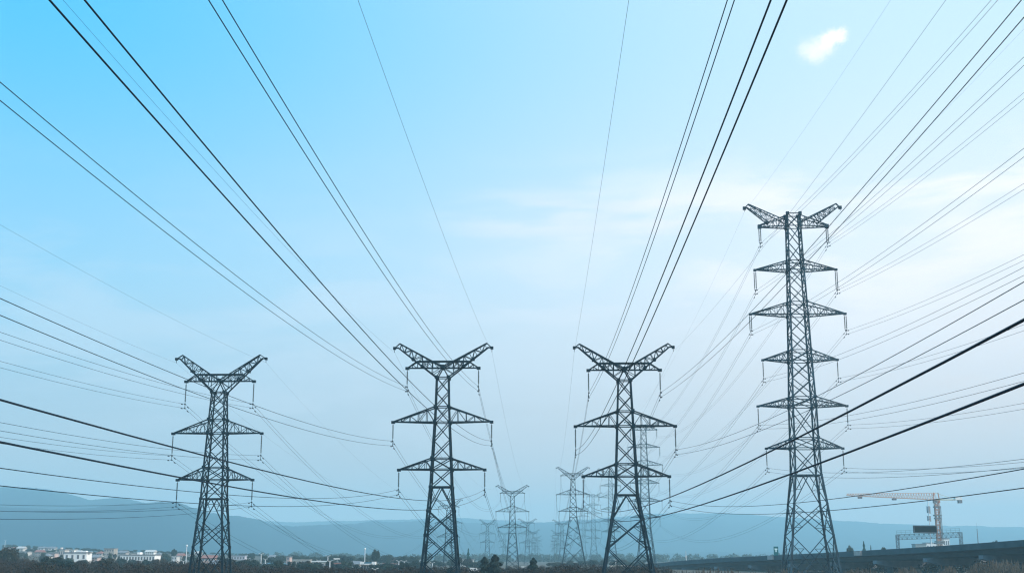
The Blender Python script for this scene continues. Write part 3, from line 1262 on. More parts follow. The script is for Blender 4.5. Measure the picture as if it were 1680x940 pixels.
for py, w in ((845, 5.5), (850, 4.6), (831, 4.8), (888, 6.0), (891, 6.5)):
    z_ = zat(py, D) - cz0
    m.box(-w * k, w * k, -w * k, w * k, z_ - 0.3, z_ + 0.3)
for a in (-1, 1):
    m.bar((a * 4.6 * k, -4.6 * k, zat(892, D) - cz0), (a * 4.6 * k, -4.6 * k, zat(830, D) - cz0), 0.3)
m.build('climbing_frame', mat('grey_crane_steel', (0.18, 0.17, 0.17), 0.7), cr)
m = MB()
xt, xc = at(1389, 812, D).x - bx.x, at(1568, 818, D).x - bx.x
zt_ = zat(811.5, D) - cz0
for b_ in (-1.1, 1.1):
    m.bar((xt, b_ * 0.6, zat(812.5, D) - cz0), (0, b_, zj), 0.28)
m.bar((xt, 0, zat(809.8, D) - cz0), (0, 0, zt_ + 1.0), 0.25)
n = 34
for i in range(n):
    q0, q1 = i / n, (i + 1) / n
    zb = zat(812.5, D) - cz0
    zu_ = zat(809.8, D) - cz0
    lo = lambda q, y: Vector((xt * (1 - q), y, lerp(zb, zj, q)))
    up = lambda q: Vector((xt * (1 - q), 0, lerp(zu_, zt_ + 1.0, q)))
    for y in (-1.0, 1.0):
        m.bar(lo(q0, y), up((q0 + q1) / 2), 0.1)
        m.bar(up((q0 + q1) / 2), lo(q1, y), 0.1)
    m.bar(lo(q0, -1), lo(q1, 1), 0.14)
m.build('jib', CRANEP, cr)
m = MB()
for b_ in (-1, 1):
    m.bar((0, b_, zj), (xc, b_, zat(819.5, D) - cz0), 0.45)
    for i in range(8):
        m.bar((xc * i / 8, -b_, zj), (xc * (i + 1) / 8, b_, zj), 0.14)
m.bar((0, 0, zt_ + 1.0), (xc * 0.9, 0, zj + 0.4), 0.16)
m.build('counter_jib', mat('pale_yellow_paint', (0.6, 0.55, 0.38), 0.6), cr)
m = MB()
for a in (-1.6, 1.6):
    m.bar((a, 0, zj), (a * 0.7, 0, zt_ + 1.2), 0.4)
m.box(-1.6, 1.6, -1.0, 1.0, zj - 1.6, zj + 0.2)
m.build('tower_head', CRANE, cr)
m = MB()
x0_, x1_ = at(1566, 818, D).x - bx.x, at(1577, 818, D).x - bx.x
m.box(x0_, x1_, -1.4, 1.4, zat(820, D) - cz0, zat(815.5, D) - cz0)
cwt = m.build('counterweight', WHITE, cr)
m = MB()
m.box(x0_ + 1.8, x1_, -1.2, 1.2, zat(825, D) - cz0, zat(820.1, D) - cz0)
m.build('weight_block', ROOFG, cwt)
m = MB()
x0_, x1_ = at(1531, 822, D).x - bx.x, at(1536.5, 822, D).x - bx.x
m.box(x0_, x1_, -1.6, 0.4, zat(825, D) - cz0, zat(820.6, D) - cz0)
cb = m.build('cab', mat('grey_cab', (0.28, 0.27, 0.27), 0.6), cr)
m = MB()
m.box(x0_ + 0.2, x1_ - 0.2, -1.63, -1.605, zat(823.6, D) - cz0, zat(821.3, D) - cz0)
m.build('cab_window', GLASS, cb)
m = MB()
for px in (1411, 1467):
    x_ = at(px, 818, D).x - bx.x
    q = 1 - x_ / xt
    z_ = lerp(zat(812.5, D) - cz0, zj, q)
    m.box(x_ - 1.0, x_ + 1.0, -0.8, 0.8, z_ - 1.2, z_ - 0.3)
m.build('trolley', mat('dark_trolley', (0.15, 0.12, 0.12), 0.7), cr)

# phone mast and thin mast beyond the viaduct
def pole(name, label, cat, px, ytop, D, r, heads=None, m_=POLE, group=None):
    X = at(px, HOR, D).x
    z0 = gz(X, D)
    o = empty(name, (X, D, z0))
    tag(o, label, cat, group)
    m = MB()
    h = zat(ytop, D) - z0
    m.lathe([(r * 1.5, -0.4), (r * 1.4, 0.4), (r, h)], 8)
    m.build('pole', m_, o)
    return o, h


o, h = pole('phone_mast', 'slim pole with stacked aerial panels just left of the crane mast', 'mast', 1529, 814, 470, 0.17)
for y0_, y1_ in ((830, 842), (846, 855)):
    za, zb = zat(y1_, 470) - o.location.z, zat(y0_, 470) - o.location.z
    for j, a in enumerate((0.3, 2.4, 4.5)):
        m = MB()
        c = Vector((math.cos(a) * 0.55, math.sin(a) * 0.55, 0))
        m.box(c.x - 0.19, c.x + 0.19, c.y - 0.12, c.y + 0.12, za + 0.2 * j, zb)
        m.bar((c.x, c.y, za + 0.8), (0, 0, za + 0.8), 0.08)
        m.bar((c.x, c.y, zb - 0.5), (0, 0, zb - 0.5), 0.08)
        m.build('aerial_panel', mat('aerial_grey', (0.3, 0.31, 0.33), 0.6), o)
o, h = pole('lightning_mast', 'thin grey mast rising above the viaduct right of the crane', 'mast', 1606.5, 867, 520, 0.16, None, ROOFG)
m = MB()
m.lathe([(0.03, h), (0.02, h + 2.5)], 6)
m.build('spike', STEEL, o)
o, h = pole('lattice_mast', 'little white mast behind the far end of the viaduct', 'mast', 1125.5, 907, 620, 0.14)
m = MB()
m.box(-0.45, 0.45, -0.3, 0.3, h - 2.0, h - 1.2)
m.bar((0, 0, h - 1.3), (0, 0, h + 1.2), 0.25)
m.build('equipment_box', OFFW, o)

# ------------------------------------------------------------------ houses
def house(px0, px1, ytop, D, label, wall, roof='flat', roofm=ROOFG, depth=None, rows=2, cols=4, ww_max=1.1, rise=None, extras=(), name='house', cat='house', group=None):
    x0, x1 = at(px0, HOR, D).x, at(px1, HOR, D).x
    w, xc_ = x1 - x0, (x0 + x1) / 2
    zg = min(gz(x0, D), gz(x1, D)) - 0.3
    h = zat(ytop, D) - zg
    dp = depth or max(6.0, min(14.0, w * 0.6))
    o = empty(name, (xc_, D, zg))
    tag(o, label, cat, group)
    rh = 0 if roof == 'flat' else (rise or min(1.5, 0.16 * dp + 0.3))
    hb = max(2.2, h - rh)
    m = MB()
    m.box(-w / 2, w / 2, 0, dp, 0, hb)
    m.build('wall', wall, o)
    m = MB()
    if roof == 'flat':
        m.box(-w / 2 - 0.25, w / 2 + 0.25, -0.25, dp + 0.25, hb + 0.003, hb + 0.35)
    else:
        e = 0.5
        n = len(m.v)
        m.v += [Vector(q) for q in ((-w / 2 - e, -e, hb + .003), (w / 2 + e, -e, hb + .003), (w / 2 + e, dp + e, hb + .003), (-w / 2 - e, dp + e, hb + .003),
                                    (-w / 2 - e + (2.0 if roof == 'hip' else 0), dp / 2, hb + rh), (w / 2 + e - (2.0 if roof == 'hip' else 0), dp / 2, hb + rh))]
        m.f += [(n, n + 1, n + 5, n + 4), (n + 2, n + 3, n + 4, n + 5), (n + 1, n + 2, n + 5), (n + 3, n, n + 4), (n + 3, n + 2, n + 1, n)]
    m.build('roof', roofm, o)
    fh = hb / rows
    for r in range(rows):
        for c in range(cols):
            cx = -w / 2 + w * (c + 0.5) / cols
            ww = min(ww_max, w / cols * 0.5)
            zb_ = r * fh + fh * 0.32
            zt_2 = zb_ + fh * 0.45
            m = MB()
            m.box(cx - ww / 2 - 0.08, cx + ww / 2 + 0.08, -0.06, -0.003, zb_ - 0.1, zt_2 + 0.08)
            wo_ = m.build('window', OFFW, o)
            m = MB()
            m.box(cx - ww / 2, cx + ww / 2, -0.075, -0.063, zb_, zt_2)
            m.build('pane', GLASS, wo_)
    for ex in extras:
        a0, a1, y0_, nm, mm = ex
        m = MB()
        m.box(at(a0, HOR, D).x - xc_, at(a1, HOR, D).x - xc_, 0.6, dp * 0.5, hb + 0.353, zat(y0_, D) - zg)
        m.build(nm, mm, o)
    return o


house(105, 142, 906.6, 470, 'bright white flat-roofed block with two rooftop boxes above brown trees', WHITE, cols=4, rows=2, ww_max=0.7,
      extras=((133, 139.5, 903, 'rooftop_box', WHITE), (141.5, 148, 904.6, 'rooftop_box', WHITE)), name='apartment_block', cat='building')
house(197, 254, 910.4, 500, 'long low white building with a strip roof and round rooftop tank', WHITE, cols=12, rows=2,
      extras=((224, 228.5, 905.3, 'rooftop_tank', WHITE), (214, 222, 908.6, 'rooftop_box', WHITE)), name='long_building', cat='building')
house(170, 186.5, 899.8, 640, 'beige apartment house between the white block and the long white building', BEIGE, cols=4, rows=3, name='apartment_block', cat='building')
house(96, 106, 901.5, 600, 'cream house with two small storeys just left of the bright white block', OFFW, cols=3, rows=2, extras=((97, 99, 897.5, 'chimney', OFFW),))
house(331, 352, 910.2, 560, 'pinkish house seen through the legs of the leftmost pylon', PINKW, 'gable', ROOFR, cols=4, rows=2)
house(345, 360, 918.5, 430, 'little white shed at the foot of the leftmost pylon', OFFW, 'gable', ROOFG, cols=2, rows=1, name='shed', cat='shed')
house(379, 402, 911.4, 700, 'pale lilac warehouse right of the leftmost pylon', mat('lilac_plaster', (0.46, 0.44, 0.5), 0.8), cols=5, rows=1, name='warehouse', cat='building')
house(432, 468, 922.6, 410, 'low pale shed with a blue roof among the trees', OFFW, 'hip', ROOFB, cols=6, rows=1, rise=0.6, name='shed', cat='shed')
house(470, 475.5, 913.5, 560, 'narrow pink stair tower between round trees', PINKW, cols=1, rows=3, name='tower_house', cat='building')
house(474, 508, 918.6, 580, 'long one-storey row with a pale roof edge behind the trees', BEIGE, cols=8, rows=1, roofm=OFFW, name='row_house')
house(512, 537, 921, 520, 'pale low store behind the thin lamp posts', BEIGE, cols=6, rows=1, roofm=WHITE, name='store', cat='building')
o = house(592.5, 606, 925.6, 370, 'grey-white gate house with twin white sign boxes and a teal canopy', OFFW, cols=3, rows=2, name='gate_house', cat='building')
for a0, a1, y0_, y1_, nm, mm in ((591.6, 598.3, 921, 925.3, 'sign_box', WHITE), (611, 617, 921, 926, 'sign_box', WHITE), (598.5, 610.8, 921.6, 924, 'canopy', ROOFB),
                                 (598.5, 610.8, 924.05, 926, 'canopy_edge', WHITE)):
    m = MB()
    m.box(at(a0, HOR, 370).x - o.location.x, at(a1, HOR, 370).x - o.location.x, -1.2, 1.4, zat(y1_, 370) - o.location.z, zat(y0_, 370) - o.location.z)
    m.build(nm, mm, o)
m = MB()
m.bar((at(614, HOR, 370).x - o.location.x, 0, 0), (at(614, HOR, 370).x - o.location.x, 0, zat(926, 370) - o.location.z), 0.3)
m.build('support_post', OFFW, o)
house(755, 764.5, 917, 600, 'bright white house front left of the pointed cedar', WHITE, cols=2, rows=2)
house(771.5, 777, 917.5, 600, 'small white house half hidden right of the pointed cedar', OFFW, cols=1, rows=2)
house(1546, 1559.5, 883.5, 760, 'white building under the foot of the tower crane', WHITE, cols=4, rows=3, name='office_block', cat='building')
house(1521, 1550, 890.5, 700, 'long white low roofline peeping over the viaduct by the crane', WHITE, cols=6, rows=2, name='warehouse', cat='building')
house(1503, 1521, 892.6, 680, 'grey-green low roof peeping over the viaduct under the message board', mat('green_grey_plaster', (0.25, 0.3, 0.3), 0.8), cols=4, rows=2, name='warehouse', cat='building')
# hillside town at the far left
HS = [(2, 10, 901, 760, 'g', 'BEIGE', 'beige gabled house at the far left edge of the hillside town'),
      (12, 20, 896.5, 860, 'f', 'ROOFG', 'grey box house high at the left end of the town ridge'),
      (27, 37, 898.5, 840, 'g', 'OFFW', 'pale house below the dark trees left on the town ridge'),
      (38, 45, 903.5, 700, 'f', 'OFFW', 'small pale cube house low in the left of the hillside town'),
      (50, 59, 895.5, 900, 'h', 'BEIGE', 'tan house with hipped roof on the ridge, left of a bright pair'),
      (61, 71, 895.8, 890, 'g', 'WHITE', 'bright white gabled house highest on the town ridge'),
      (72, 78, 896.5, 885, 'h', 'PINKW', 'pinkish house squeezed between two white ridge houses'),
      (79, 88, 895, 880, 'g', 'WHITE', 'white house with pointed gable at the right of the ridge row'),
      (57, 67, 903, 700, 'g', 'BEIGE', 'beige house with a pale gable halfway down the town slope'),
      (70, 80, 906.5, 620, 'h', 'OFFW', 'off-white house low on the slope, left of the bright white block'),
      (80, 90, 906, 630, 'f', 'PINKW', 'pinkish flat house beside the low off-white one on the slope'),
      (115, 121, 900.5, 720, 'f', 'WHITE', 'small white box house peeping above the bright white block'),
      (124, 130, 902.5, 700, 'g', 'BEIGE', 'tan gabled house right behind the bright white block'),
      (151, 160, 908, 600, 'g', 'PINKW', 'dusty pink gabled house just right of the bright white block'),
      (158, 167, 902.3, 690, 'h', 'OFFW', 'pale hipped house above the dusty pink one'),
      (194, 206, 903.4, 720, 'g', 'OFFW', 'pale gabled house behind the left end of the long white building'),
      (238, 252, 904.2, 760, 'g', 'WHITE', 'white-roofed house behind the right end of the long white building'),
      (255, 262, 907, 700, 'h', 'PINKW', 'pinkish house at the right corner of the long white building'),
      (282, 290, 911, 600, 'f', 'OFFW', 'small pale box house by the short lamp posts'),
      (291, 299, 906.5, 680, 'g', 'BEIGE', 'beige house just left of the tall white lamp post'),
      (308, 317, 907.5, 700, 'f', 'OFFW', 'off-white flat house just right of the tall white lamp post'),
      (318, 328, 906, 760, 'h', 'ROOFG', 'grey hipped house left behind the leftmost pylon'),
      (441, 450, 908.2, 700, 'g', 'WHITE', 'white gable far behind the blue-roofed shed'),
      (546, 560, 923, 430, 'f', 'ROOFG', 'dull grey shed low in the trees right of the thin lamp posts'),
      (573, 590, 919.5, 520, 'g', 'BEIGE', 'tan house left of the gate house'),
      (628, 655, 914.5, 640, 'g', 'ROOFR', 'reddish long roof among trees left of the second pylon'),
      (672, 690, 917.5, 600, 'g', 'ROOFR', 'dull red roof touching the left leg of the second pylon'),
      ]
for a0, a1, yt, D, rf, wm, lb in HS:
    house(a0, a1, yt + 1.5, D, lb, globals()[wm], {'g': 'gable', 'f': 'flat', 'h': 'hip'}[rf], R.choice((ROOFG, ROOFR, ROOFG, OFFW)), cols=2 if a1 - a0 < 12 else 4, rows=2)

# ------------------------------------------------------------------ lamp posts
def lamp(px, ytop, D, kind, label):
    o, h = pole('street_lamp', label, 'street lamp', px, ytop, D, 0.11, group='street lamps in the town')
    if kind == 'ball':
        m = MB()
        m.lathe([(0.02, h - 0.1), (0.2, h), (0.32, h + 0.28), (0.22, h + 0.55), (0.03, h + 0.65)], 10)
        m.build('lamp_head', WHITE, o)
    elif kind == 'arm':
        m = MB()
        m.bar((0, 0, h - 0.1), (1.5, 0, h + 0.35), 0.1)
        m.build('lamp_arm', POLE, o)
        m = MB()
        m.box(0.9, 2.3, -0.22, 0.22, h + 0.36, h + 0.62)
        m.build('lamp_head', WHITE, o)
    else:
        m = MB()
        for s in (-1, 1):
            m.bar((0, 0, h - 0.1), (s * 0.6, 0, h + 0.1), 0.06)
        m.build('lamp_arm', POLE, o)
        for s in (-1, 1):
            m = MB()
            m.box(min(s * 0.4, s * 0.85), max(s * 0.4, s * 0.85), -0.1, 0.1, h + 0.14, h + 0.24)
            m.build('lamp_head', WHITE, o)


lamp(305.5, 896, 430, 'ball', 'tall white lamp post with bright round head left of the leftmost pylon')
lamp(301.5, 920, 380, 'twin', 'short white post right beside the tall round-headed lamp')
lamp(285.5, 913, 520, 'twin', 'small pale lamp post between box house and long white building')
lamp(407, 916, 420, 'twin', 'pale lamp post right of the lilac warehouse')
lamp(428.5, 908.5, 400, 'twin', 'tall white lamp post left of the blue-roofed shed')
lamp(435.5, 917, 430, 'twin', 'short lamp post just left of the blue roof')
lamp(523, 919, 410, 'twin', 'white lamp post in front of the pale low store')
lamp(538, 912, 380, 'twin', 'tall thin grey lamp post right of the pale low store')
lamp(541.5, 919.5, 300, 'arm', 'lamp post with one bright white arm lamp')
lamp(598.5, 901.5, 390, 'ball', 'tall white ball-headed lamp rising over the gate house')
lamp(615.5, 933, 280, 'twin', 'low thin post right below the gate house')
lamp(654.5, 920, 380, 'twin', 'left one of two white posts before the second pylon')
lamp(663.5, 920.5, 380, 'twin', 'right one of two white posts before the second pylon')
lamp(709.5, 923, 420, 'twin', 'pale post between the legs of the second pylon')
lamp(6.5, 886, 900, 'twin', 'faint white mast on the ridge at the far left edge')
lamp(1010, 918, 500, 'twin', 'pale thin post seen between the legs of the third pylon')

# white van and white trailer
def van(px, ytop, D, L, label, hgt):
    X = at(px, HOR, D).x
    z0 = zat(ytop, D) - hgt
    o = empty('white_van', (X, D, z0))
    tag(o, label, 'van')
    m = MB()
    n = len(m.v)
    pr = [(-L / 2, 0.35), (L / 2, 0.35), (L / 2, hgt * 0.55), (L / 2 - L * 0.1, hgt * 0.62), (L / 2 - L * 0.22, hgt * 0.97), (-L / 2 + 0.15, hgt), (-L / 2, hgt * 0.9)]
    for y in (-1.0, 1.0):
        m.v += [Vector((a, y, b)) for a, b in pr]
    k = len(pr)
    m.f += [tuple(range(k)), tuple(range(k, 2 * k))[::-1]] + [(j, j + k, (j + 1) % k + k, (j + 1) % k) for j in range(k)]
    m.build('body', WHITE, o)
    m = MB()
    m.box(L / 2 - L * 0.45, L / 2 - L * 0.24, -1.02, -1.004, hgt * 0.6, hgt * 0.88)
    m.build('window', GLASS, o)
    for a in (-L * 0.3, L * 0.3):
        m = MB()
        m.tube([(a, -1.05, 0.35), (a, -0.8, 0.35)], 0.36, 12)
        m.tube([(a, 0.8, 0.35), (a, 1.05, 0.35)], 0.36, 12)
        m.build('wheel', DARKP, o)


van(860, 928.5, 420, 2.2, 'small white vehicle on the field track left of the lone dark conifer', 1.5)
van(777.5, 931, 300, 2.2, 'tiny white vehicle left of the paired dark conifers', 1.3)

# ------------------------------------------------------------------ trees
def crown_mesh(kind, seed, m):
    r = random.Random(seed)
    b = MB()
    rv = lambda: Vector((r.gauss(0, 1), r.gauss(0, 1), r.gauss(0, 1))).normalized()
    if kind == 'broad':
        lobes = [(Vector((0, 0, 0.62)), 0.30)]
        for _ in range(11):
            a, z = r.uniform(0, 6.28), r.uniform(0.32, 0.86)
            rr = 0.28 * math.sin(math.pi * min(1, max(0.1, (z - 0.12) / 0.9)))
            lobes.append((Vector((rr * math.cos(a), rr * math.sin(a), z)), r.uniform(0.10, 0.19)))
        for c, q in lobes:
            for _ in range(int(900 * q * q / 0.03) // 4 + 50):
                d = rv()
                p = c + d * q * r.uniform(0.55, 1.08) * (1 + 0.15 * r.random())
                s = r.uniform(0.016, 0.036)
                b.quad(p, d + rv() * 0.8, rv(), s, s * 0.8)
    elif kind == 'conifer':
        for _ in range(3000):
            z = r.random() ** 1.2
            R_ = 0.33 * (1 - z) ** 0.6 * (0.72 + 0.28 * math.sin(z * 34 + seed)) + 0.012
            a = r.uniform(0, 6.28)
            R_ *= 0.85 + 0.25 * math.sin(a * 3 + z * 9 + seed)
            q = R_ * math.sqrt(r.uniform(0.35, 1.1))
            p = Vector((q * math.cos(a), q * math.sin(a), 0.06 + z * 0.94 - q * 0.22))
            s = r.uniform(0.016, 0.034)
            b.quad(p, Vector((math.cos(a), math.sin(a), 0.5)) + rv() * 0.6, rv(), s, s * 1.2)
    elif kind == 'round':
        for _ in range(1700):
            d = rv()
            z = 0.5 + 0.48 * d.z
            R_ = 0.42 * (1 - 0.28 * max(0, d.z)) * (1 + 0.12 * mnoise.noise(d * 3 + Vector((seed, 0, 0))))
            q = r.uniform(0.7, 1.05)
            p = Vector((d.x * R_ * q, d.y * R_ * q, 0.5 + 0.48 * d.z * q))
            s = r.uniform(0.015, 0.032)
            b.quad(p, d + rv() * 0.7, rv(), s, s)
    else:                                     # bare winter crown: twigs fanning out
        def limb(p, d, L, w, lev):
            e = p + d * L
            b.bar(p, e, w, w * 0.6)
            if lev == 0:
                return
            for _ in range(4 if lev > 1 else 5):
                t_ = r.uniform(0.35, 1.0)
                nd = (d + rv() * 0.75 + Vector((0, 0, 0.18))).normalized()
                limb(p + d * L * t_, nd, L * r.uniform(0.5, 0.75), w * 0.5, lev - 1)
        for _ in range(5):
            limb(Vector((0, 0, 0.22)), (Vector((0, 0, 1)) + rv() * 0.6).normalized(), 0.30, 0.018, 3)
        for _ in range(260):
            d = rv()
            p = Vector((d.x * 0.36, d.y * 0.36, 0.62 + d.z * 0.34)) * r.uniform(0.75, 1.0)
            s = r.uniform(0.012, 0.028)
            b.quad(p, d + rv(), rv(), s * 0.7, s)
    return b.mesh('crown', m)


CR = {}
def crown(kind, m):
    key = (kind, m.name)
    if key not in CR:
        CR[key] = [crown_mesh(kind, q, m) for q in (1, 2, 3)]
    return R.choice(CR[key])


TM = MB()
TM.tube([(0, 0, -0.04), (0.01, 0, 0.2), (-0.01, 0.01, 0.5), (0, 0, 0.8)], [0.035, 0.026, 0.018, 0.006], 7)
TRUNK = TM.mesh('trunk', BARK)
NAMES = {'broad': 'broadleaf_tree', 'conifer': 'conifer_tree', 'round': 'evergreen_tree', 'bare': 'bare_tree'}


def tree(px, ytop, D, wpx, kind, m, label, group=None, x=None):
    X = at(px, HOR, D).x if x is None else x
    z0 = gz(X, D) - 0.1
    h = max(1.5, zat(ytop, D) - z0)
    w = wpx * mpp(912, D) / {'broad': 0.82, 'conifer': 0.62, 'round': 0.84, 'bare': 0.9}[kind]
    o = empty(NAMES[kind], (X, D, z0), R.uniform(0, 6.28))
    tag(o, label, 'tree', group)
    for nm, me in (('trunk', TRUNK), ('crown', crown(kind, m))):
        c = bpy.data.objects.new(nm, me)
        COL.objects.link(c)
        c.parent = o
        c.scale = (w, w, h)
    return o


tree(795, 913.4, 215, 36, 'conifer', LEAFD, 'left and lower of two dark conifers right of the second pylon')
tree(812, 909.8, 210, 44, 'conifer', LEAFD, 'right and taller of two dark conifers right of the second pylon')
tree(875, 914.8, 225, 34, 'conifer', LEAFD, 'lone dark conifer between the second and third pylons')
tree(738.5, 927.5, 190, 18, 'round', LEAFD, 'small dark round bush tree between the legs of the second pylon')
tree(768.3, 899.5, 520, 9, 'conifer', LEAFT, 'slender pointed teal cedar right of the second pylon')
tree(617, 900.5, 500, 15, 'broad', LEAF, 'tall round dark tree behind the gate house')
tree(602, 907, 520, 5, 'conifer', LEAF, 'narrow dark tree close to the ball-headed lamp')
tree(636, 909.5, 560, 13, 'broad', LEAF, 'dark round tree just left of the reddish long roof')
tree(664, 911.5, 540, 19, 'broad', LEAF, 'broad dark tree between red roofs left of the second pylon')
tree(684, 918, 440, 18, 'broad', LEAF, 'bushy dark tree touching the left leg of the second pylon')
tree(563, 913.5, 420, 14, 'conifer', LEAFD, 'pointed dark tree left of the tan house by the gate house')
tree(500, 922.5, 330, 28, 'broad', LEAFD, 'wide dark bushy tree below the pale low store')
tree(548, 934, 240, 17, 'broad', LEAFD, 'low dark bush under the single arm lamp')
tree(636, 925, 350, 26, 'broad', LEAF, 'wide dark green tree right of the gate house sign boxes')
tree(285, 899.5, 620, 10, 'broad', LEAF, 'upright dark tree alone on the skyline left of the tall lamp')
tree(272, 907, 560, 18, 'broad', LEAF, 'wide dark tree at the right end of the long white building')
tree(246, 919, 380, 11, 'broad', LEAFD, 'small dark tree in front of the long white building')
tree(318, 909, 520, 14, 'broad', LEAF, 'dark tree just left of the leftmost pylon')
tree(363, 911, 560, 16, 'broad', LEAF, 'dark tree seen right inside the legs of the leftmost pylon')
tree(413, 906, 640, 15, 'broad', LEAF, 'pointed clump tree right of the lilac warehouse')
tree(434, 909.5, 560, 14, 'broad', LEAF, 'dark tree behind the tall lamp left of the blue roof')
tree(1395, 894, 470, 12, 'broad', LEAF, 'round grey-green treetop over the viaduct right of the tall pylon')
tree(1418.3, 887.8, 450, 10.5, 'conifer', LEAFT, 'pointed teal conifer over the viaduct right of the tall pylon')
tree(1429.5, 894, 520, 5, 'conifer', LEAF, 'thin grey treetop just right of the pointed teal conifer')
tree(1452, 896.5, 500, 14, 'broad', LEAF, 'low treetop over the viaduct left of the gantry')
tree(1634, 886, 420, 17, 'broad', LEAF, 'low bushy treetop over the viaduct near the right edge')
tree(1197, 912, 560, 6, 'broad', LEAF, 'tiny treetop over the far viaduct left of the teal sign')
tree(1151, 914.5, 560, 5, 'broad', LEAF, 'tiniest treetop at the far left end of the viaduct')
# rows of trees one cannot tell apart behind the town
for i in range(26):
    px = 446 + 250 * i / 26 + R.uniform(-5, 5)
    tree(px, 911.5 + R.uniform(-3, 3.5), R.uniform(560, 680), R.uniform(14, 24), 'broad', LEAF,
         'dark hazy tree in the row behind the town between the first two pylons', 'tree row between the first two pylons')
for i in range(50):
    px = -8 + 440 * i / 50 + R.uniform(-6, 6)
    D = R.uniform(880, 960)
    tree(px, crest_at([(-20, 893), (20, 892.5), (90, 897.5), (140, 898), (200, 900.5), (300, 905), (420, 909)], px) + R.uniform(-0.6, 1.6), D, R.uniform(8, 15), 'broad', LEAF,
         'small dark tree on the skyline of the left hillside town', 'skyline trees of the hillside town')
for i in range(80):
    px = 0 + 330 * i / 80 + R.uniform(-6, 6)
    D = R.uniform(520, 860)
    tree(px, 901.5 + 7 * px / 330 + R.uniform(0, 8), D, R.uniform(7, 13), 'broad', R.choice((LEAF, LEAF, OLIVE)),
         'garden tree scattered among the hillside houses at left', 'garden trees of the hillside town')
for i in range(16):
    px = 905 + 160 * i / 16 + R.uniform(-4, 4)
    tree(px, 920 + R.uniform(-3, 3), R.uniform(520, 640), R.uniform(12, 22), 'broad', R.choice((LEAF, OLIVE)),
         'low hazy tree in the hedge line around the third pylon', 'hedge line around the third pylon')
for i in range(10):
    px = 700 + 130 * i / 10 + R.uniform(-4, 4)
    tree(px, 917 + R.uniform(-4, 4), R.uniform(460, 560), R.uniform(14, 24), 'broad', R.choice((LEAF, LEAF, OLIVE)),
         'dark tree in the low row behind the second pylon legs', 'low tree row behind the second pylon')
# darker trees nearer, in front of the middle of the town
for i in range(20):
    px = 392 + 300 * i / 20 + R.uniform(-6, 6)
    tree(px, 920 + R.uniform(-3.5, 5), R.uniform(320, 400), R.uniform(16, 32), 'broad', R.choice((LEAF, LEAFD, LEAFD, OLIVE)),
         'dark bushy tree in the uneven belt in front of the town centre', 'tree belt in front of the town')
for i in range(20):
    px = 60 + 280 * i / 20 + R.uniform(-6, 6)
    tree(px, 917.5 + R.uniform(-3.5, 4), R.uniform(400, 440), R.uniform(12, 22), 'broad', R.choice((LEAF, OLIVE, TWIG_L, LEAFD)),
         'tree in the ragged belt hiding the feet of the hillside town', 'tree belt below the hillside town')
# bare brown trees in front, on the left
BT = [(12, 896, 330, 38, 'OLIVE'), (48, 906, 300, 44, 'TWIG'), (84, 911, 270, 40, 'LEAFD'), (112, 919, 240, 46, 'LEAFD'), (150, 917, 270, 44, 'TWIG'), (176, 914, 300, 40, 'OLIVE'),
      (205, 918, 270, 44, 'TWIG'), (236, 924, 250, 40, 'OLIVE'), (262, 913, 330, 36, 'TWIG'), (290, 921, 280, 42, 'TWIG'), (330, 924, 260, 44, 'TWIG'),
      (372, 915, 330, 40, 'OLIVE'), (402, 921, 280, 44, 'TWIG'), (446, 927, 240, 46, 'TWIG'), (20, 916, 230, 60, 'TWIG'), (66, 922, 210, 50, 'OLIVE')]
BL = ['olive-brown tree at the left edge under the hillside town', 'bare brown tree below the beige gabled slope house', 'dark tree mass left of the bright white block',
      'near dark bushy tree below the bright white block', 'bare brown tree right below the bright white block', 'olive tree below the beige apartment house',
      'bare tree under the left end of the long white building', 'olive-brown bush tree in front of the long white building', 'bare tree at the right corner of the long white building',
      'bare brown tree left under the tall round-headed lamp', 'bare brown tree at the left foot of the leftmost pylon', 'olive tree right behind the leftmost pylon foot',
      'bare tree below the lilac warehouse', 'low bare tree under the blue-roofed shed', 'large near bare tree in the bottom left corner', 'near olive bush right of the bottom left corner']
for (px, yt, D, w, mm), lb in zip(BT, BL):
    m_ = globals()[mm]
    tree(px, yt, D, w, 'bare' if mm == 'TWIG' else 'broad', m_, lb)

# ------------------------------------------------------------------ scrub and reeds
def thicket(name, m, label, cat, tab, Ds, n, leaf, dens, seed, floor=0.0):
    """A closed belt of bushes whose tops follow the given photograph heights."""
    r = random.Random(seed)
    b = MB()
    rv = lambda: Vector((r.gauss(0, 1), r.gauss(0, 1), r.gauss(0, 1))).normalized()
    for _ in range(n):
        D = r.uniform(*Ds)
        px = r.uniform(tab[0][0], tab[-1][0])
        X = at(px, HOR, D).x
        z0 = gz(X, D)
        h = zat(crest_at(tab, px) - 3 + r.uniform(0, 12) + 3 * mnoise.noise(Vector((px * 0.05, D * 0.02, 0))), D) - z0
        if h < 0.4:
            h = r.uniform(0.4, 0.9)
        w = r.uniform(0.5, 0.95) * max(1.6, h * 0.7)
        for _k in range(dens):
            d = rv()
            q = r.uniform(0.35, 1.0) ** 0.5
            zz = z0 + max(0.0, (0.5 + 0.5 * d.z * q) * h)
            p = Vector((X + d.x * w * q * (1.1 - 0.35 * (zz - z0) / h), D + d.y * w * q, zz))
            s = r.uniform(0.6, 1.3) * leaf
            b.quad(p, d + rv() * 0.8, rv(), s, s * 0.8)
    o = b.build(name, m)
    tag(o, label, cat, kind='stuff')


